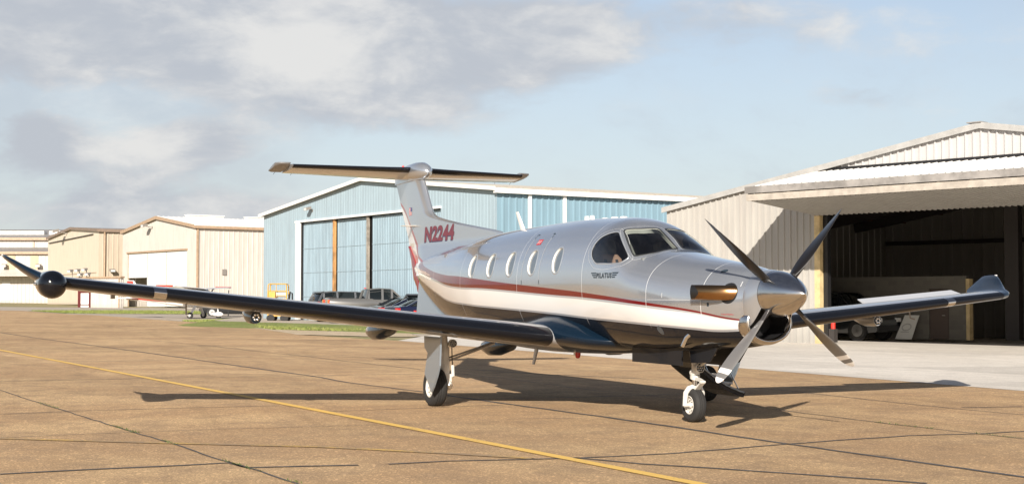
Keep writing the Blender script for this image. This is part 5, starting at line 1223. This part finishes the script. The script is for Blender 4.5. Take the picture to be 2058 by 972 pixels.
aerial(-5.12, .86, -.10, .07, -.04, WA, 'belly_aerial', -.45, .015)
MB().lathe([(-.10, 0), (-.09, .03), (-.04, .045), (.02, .045)], 14, (-6.0, 0, .78), 'z').build('belly_beacon', REDL, AP, True)
MB().tube([(-.0, 0, 0), (-.05, -.03, -.05), (-.11, -.05, -.16)], .028, 10).build('drain_pipe', CHROME, AP, True).location = (-1.78, -.47, 1.16)
dk = []
for k in range(24): a = 2*math.pi*k/24; dk.append((-2.28+.055*math.cos(a), 1.19+.055*math.sin(a)))
decal('inspection_cap', dk, [tuple(range(24))], mat('blue_grey_cap', (.07, .085, .10), .3), ysurf, .004)
def surf_line(name, P, w_, m, lift=.002):
    V = []; F = []
    for i, (x, z) in enumerate(P):
        a = P[max(i-1, 0)]; c = P[min(i+1, len(P)-1)]; d = Vector((c[0]-a[0], c[1]-a[1])).normalized(); n_ = Vector((-d.y, d.x))*w_/2
        V += [(x+n_.x, z+n_.y), (x-n_.x, z-n_.y)]
        if i: F.append((2*i-2, 2*i-1, 2*i+1, 2*i))
    return decal(name, V, F, m, ysurf, lift)
LINE = mat('bright_seam', (.62, .63, .64), .35, .3)
ex0, ex1, ez0, ez1 = -6.24, -5.60, 1.79, 2.52
zz = [ez0+(ez1-ez0)*i/16 for i in range(17)]
surf_line('exit_seam', [(ex0, z) for z in zz], .010, LINE); surf_line('exit_seam', [(ex1, z) for z in zz], .010, LINE)
for x in (ex0, ex1):
    for z in (ez0, ez1-.04): surf_line('exit_corner', [(x, z), (x, z+.06)], .016, INK, .003)
    surf_line('exit_corner', [(x, ez0 if False else ez1+.02), (x+(.07 if x == ex0 else -.07), ez1+.02)], .016, INK, .003)
place_text('EXIT', -6.0, -5.88, 2.40, 2.44, WHITEM, 'exit_lettering', ysurf, .005)
decal('exit_placard', [(-6.02, 2.38), (-5.86, 2.38), (-5.86, 2.46), (-6.02, 2.46)], [(0, 1, 2, 3)], FR, ysurf, .0035)
place_text('CAUTION', -1.10, -.93, 1.40, 1.415, FR, 'warning_lettering', ysurf, .004)
# rivet-like dashed seam round the cockpit windows
for P, gp in ((OPEN[0], .085), (OPEN[1], .075)):
    c = sum(P, Vector())/len(P); V = []; F = []; n = len(P)
    for p in P:
        u = (p-c).normalized(); q_ = p+u*gp; V += [snap(q_-u*.0025, -.0015), snap(q_+u*.0025, -.0015)]
    for i in range(n): j = (i+1) % n; F.append((2*i, 2*j, 2*j+1, 2*i+1))
    mk('rivet_seam', V, F, LINE, fus)
for x_, z_ in ((-2.12, 1.60), (-1.36, 1.66), (-.86, 1.74)): surf_line('latch', [(x_, z_), (x_, z_+.06)], .012, LINE, .002)
surf_line('drain_slot', [(-1.30, 1.50), (-1.30, 1.545)], .03, INK, .003)
surf_line('cowl_seam', [(-1.42-.04*i, 1.575) for i in range(26)], .006, LINE, .002)
sc_pts = [(-1.25+.05*math.cos(a), 1.93+.02*math.sin(a)) for a in [2*math.pi*k/16 for k in range(16)]]
decal('cowl_scoop', sc_pts, [tuple(range(16))], INK, ysurf, .004)
# ventral strakes
for s in (-1, 1):
    MB().loft([[(x, s*y, z) for x, y, z in ((-10.9, .24, 1.30), (-13.12, .03, 2.0), (-13.12, .05, 2.0), (-10.9, .27, 1.30))], [(x, s*y, z) for x, y, z in ((-11.0, .27, 1.08), (-13.17, .07, 1.17), (-13.17, .09, 1.17), (-11.0, .29, 1.08))]]).build('ventral_strake', mat('strake_sky_tint', (.22, .27, .33), .22, .4, coat=1), AP)  # reflected sky blue is put into the strake's base colour

# ---- landing gear
def wheel(name, par, x, y, z, r, wd, side):
    g = r*.03
    pr_ = [(-wd*.42, r*.52), (-wd*.5, r*.72), (-wd*.48, r*.86), (-wd*.36, r*.97), (-wd*.2, r), (-wd*.185, r-g), (-wd*.165, r-g), (-wd*.15, r), (-wd*.02, r), (-.01*wd, r-g), (.01*wd, r-g), (wd*.02, r), (wd*.15, r), (wd*.165, r-g), (wd*.185, r-g), (wd*.2, r), (wd*.36, r*.97), (wd*.48, r*.86), (wd*.5, r*.72), (wd*.42, r*.52)]
    t_ = MB().lathe(pr_, 56, (x, y, z), 'y', False).build(name, TYRE, par, True, 50)
    return t_
def rim_mesh(x, y, z, r, wd, side):
    m_ = MB()
    for s in (-1, 1): m_.lathe([(s*wd*.43, r*.54), (s*wd*.45, r*.50), (s*wd*.26, r*.43), (s*wd*.24, r*.20), (s*wd*.40, r*.15), (s*wd*.41, .0)], 32, (x, y, z), 'y', False)
    for k in range(8):
        a = k*math.pi/4; m_.lathe([(-wd*.40, .0), (-wd*.40, .012), (-wd*.33, .012)], 8, (x+r*.33*math.cos(a), y, z+r*.33*math.sin(a)), 'y')
    return m_
def lamp(par, x, y, z, r=.06):
    l_ = MB().lathe([(-.07, r*.6), (-.05, r), (.0, r), (.01, r*.93)], 20, (x, y, z), 'x').build('landing_light', WHT, par, True, 50)
    return l_
NX = -2.49
ng = MB().tube([(NX+.05, 0, .98), (NX+.02, 0, .62)], .055, 16).tube([(NX+.02, 0, .62), (NX, 0, .56)], .062, 16).tube([(NX, 0, .56), (NX, 0, .46)], .032, 14)
ng.tube([(NX+.05, -.10, .95), (NX+.03, -.03, .66)], .016, 8).tube([(NX+.05, .10, .95), (NX+.03, .03, .66)], .016, 8).tube([(NX+.5, 0, .9), (NX+.03, 0, .68)], .02, 8)
ng.tube([(NX, -.045, .60), (NX, .045, .60)], .045, 10).tube([(NX+.0, -.06, .64), (NX, .06, .64)], .03, 10)
NG = ng.build('nose_gear', WHT, AP, True, 50)
MB().tube([(NX, 0, .56), (NX, 0, .45)], .0335, 14).build('oleo_piston', POL, NG, True)
fk = MB().tube([(NX, 0, .47), (NX, 0, .43)], .05, 14)
for s in (-1, 1): fk.tube([(NX, s*.02, .455), (NX+.0, s*.085, .435), (NX-.01, s*.122, .38), (NX-.02, s*.128, .26), (NX-.02, s*.125, .215)], [.03, .032, .03, .026, .03], 10, rz=1.2)
fk.tube([(NX-.02, -.14, .222), (NX-.02, .14, .222)], .026, 12); fk.build('fork', WHT, NG, True, 60)
tq = MB(); tq.prism([(NX+.02, .60), (NX+.21, .545), (NX+.21, .525), (NX+.02, .555)], 'y', -.03, .03); tq.prism([(NX+.02, .43), (NX+.21, .535), (NX+.21, .515), (NX+.03, .395)], 'y', -.035, .035); tq.tube([(NX+.2, -.04, .53), (NX+.2, .04, .53)], .015, 8); tq.build('torque_link', WHT, NG, True, 40)
tw = wheel('nose_wheel', AP, NX-.02, 0, .222, .222, .165, 0); rim_mesh(NX-.02, 0, .222, .222, .165, 0).build('wheel_hub', WHT, tw, True, 40)
def light_at(par, x, y, z, r):
    MB().lathe([(-.08, r*.5), (-.05, r), (.0, r*1.04), (.016, r*1.02), (.016, r*.92), (.002, r*.90)], 22, (x, y, z), 'x').build('landing_light', WHT, par, True, 50)
    MB().lathe([(.006, .0), (.008, r*.90)], 22, (x, y, z), 'x').build('light_lens', GLASSD, par)
    for k in range(7):
        a = k*math.pi/3; q_ = 0 if k == 6 else r*.55; MB().lathe([(.016, .0), (.010, r*.2)], 10, (x, y+q_*math.cos(a), z+q_*math.sin(a)), 'x').build('led', mat('led_reflector', (.45, .47, .5), .15, .8), par)
light_at(NG, NX+.16, -.015, .71, .062)
GDOOR = mat('gear_door_black', (.012, .013, .016), .35, coat=.2, spec=.2)
GB = MB().box(-3.6, -2.25, -.33, -.31, .74, .93)
GB.build('nose_gear_door', GDOOR, AP); MB().box(-3.6, -2.25, .31, .33, .74, .93).build('nose_gear_door', GDOOR, AP)
MB().prism([(-2.25, .95), (-1.55, 1.0), (-1.75, .80), (-2.2, .78)], 'y', -.22, -.20).build('nose_gear_door', GDOOR, AP); MB().prism([(-2.25, .95), (-1.55, 1.0), (-1.75, .80), (-2.2, .78)], 'y', .20, .22).build('nose_gear_door', GDOOR, AP)
DOORP = mat('gear_door_sky_tint', (.24, .29, .34), .3, .3, coat=.8)  # blue-grey base colour carries the sky's reflection on the doors
MX = -6.03
for s in (-1, 1):
    zt0 = 1.02; Y = 2.265
    g = MB().tube([(MX+.02, s*(Y-.10), zt0), (MX+.02, s*(Y-.12), .86)], .055, 14).tube([(MX+.02, s*(Y-.12), .86), (MX+.02, s*(Y-.13), .46)], .068, 16)
    g.tube([(MX+.02, s*(Y-.17), .66), (MX+.02, s*(Y-.13), .66)], .035, 10)
    g.box(MX-.04, MX+.10, s*(Y-.13)-.075, s*(Y-.13)+.075, .36, .47)
    G = g.build('main_gear', WHT, AP, True, 40)
    MB().tube([(MX+.04, s*(Y-.13), .40), (MX+.08, s*(Y-.16), .33), (MX+.02, s*(Y-.20), .29), (MX-.02, s*(Y-.20), .262)], [.055, .058, .05, .042], 12).build('trailing_arm', WHT, G, True)
    MB().tube([(MX+.09, s*(Y-.22), .60), (MX+.09, s*(Y-.23), .44)], .026, 12).tube([(MX+.02, s*(Y-.14), .44), (MX+.1, s*(Y-.23), .44)], .02, 8).build('shock_strut', WHT, G, True)
    MB().tube([(MX+.05, s*(Y-.17), .66), (MX+.25, s*1.45, .92)], .016, 8).tube([(MX+.03, s*(Y-.17), .70), (MX+.22, s*1.47, .93)], .014, 8).build('side_brace', GALV, G, True)
    MB().tube([(MX+.1, s*(Y-.2), .9), (MX+.12, s*(Y-.2), .7), (MX+.1, s*(Y-.22), .58)], .008, 6).build('brake_hose', BLACK, G, True)
    light_at(G, MX+.12, s*(Y-.21), .915, .058)
    tw = wheel('main_wheel', AP, MX-.03, s*Y, .277, .277, .215, s); rim_mesh(MX-.03, s*Y, .277, .277, .215, s).build('wheel_hub', WHT, tw, True, 40)
    P_ = [(-6.02, 1.02), (-5.33, 1.02), (-5.36, .62), (-5.47, .45), (-5.60, .30), (-5.68, .23), (-5.80, .33), (-5.98, .48), (-5.90, .68), (-5.86, .78), (-6.0, .86)]
    yo = s*(Y+.185)
    MB().prism(P_, 'y', yo-.012, yo+.012).build('gear_door', DOORP, AP)
# airstair door hanging open on the port side
prf = [(.80, .98), (.82, .76), (.90, .62), (1.02, .53), (1.20, .40), (1.38, .30), (1.60, .215), (1.66, .20)]
ad = MB(); rings = []
for x in (-4.72, -3.97): rings.append([(x, y, z) for y, z in prf]+[(x, y+.03, z+.075) for y, z in prf[::-1]])
ad.loft(rings); AD = ad.build('airstair_door', NAVY, AP, False)
MB().tube([(-3.955, y, z+.07) for y, z in prf], .012, 8).build('edge_seal', mat('grey_edge_seal', (.35, .37, .38), .5), AD, True)
for y, z in ((.98, .62), (1.2, .47), (1.42, .35)): MB().box(-4.6, -4.1, y-.02, y+.14, z+.03, z+.06).build('step', WINGP, AD)
for x in (-4.66, -4.02): MB().tube([(x, .8, 1.75), (x, 1.6, .32)], .008, 6).build('handrail_cable', CHROME, AD)
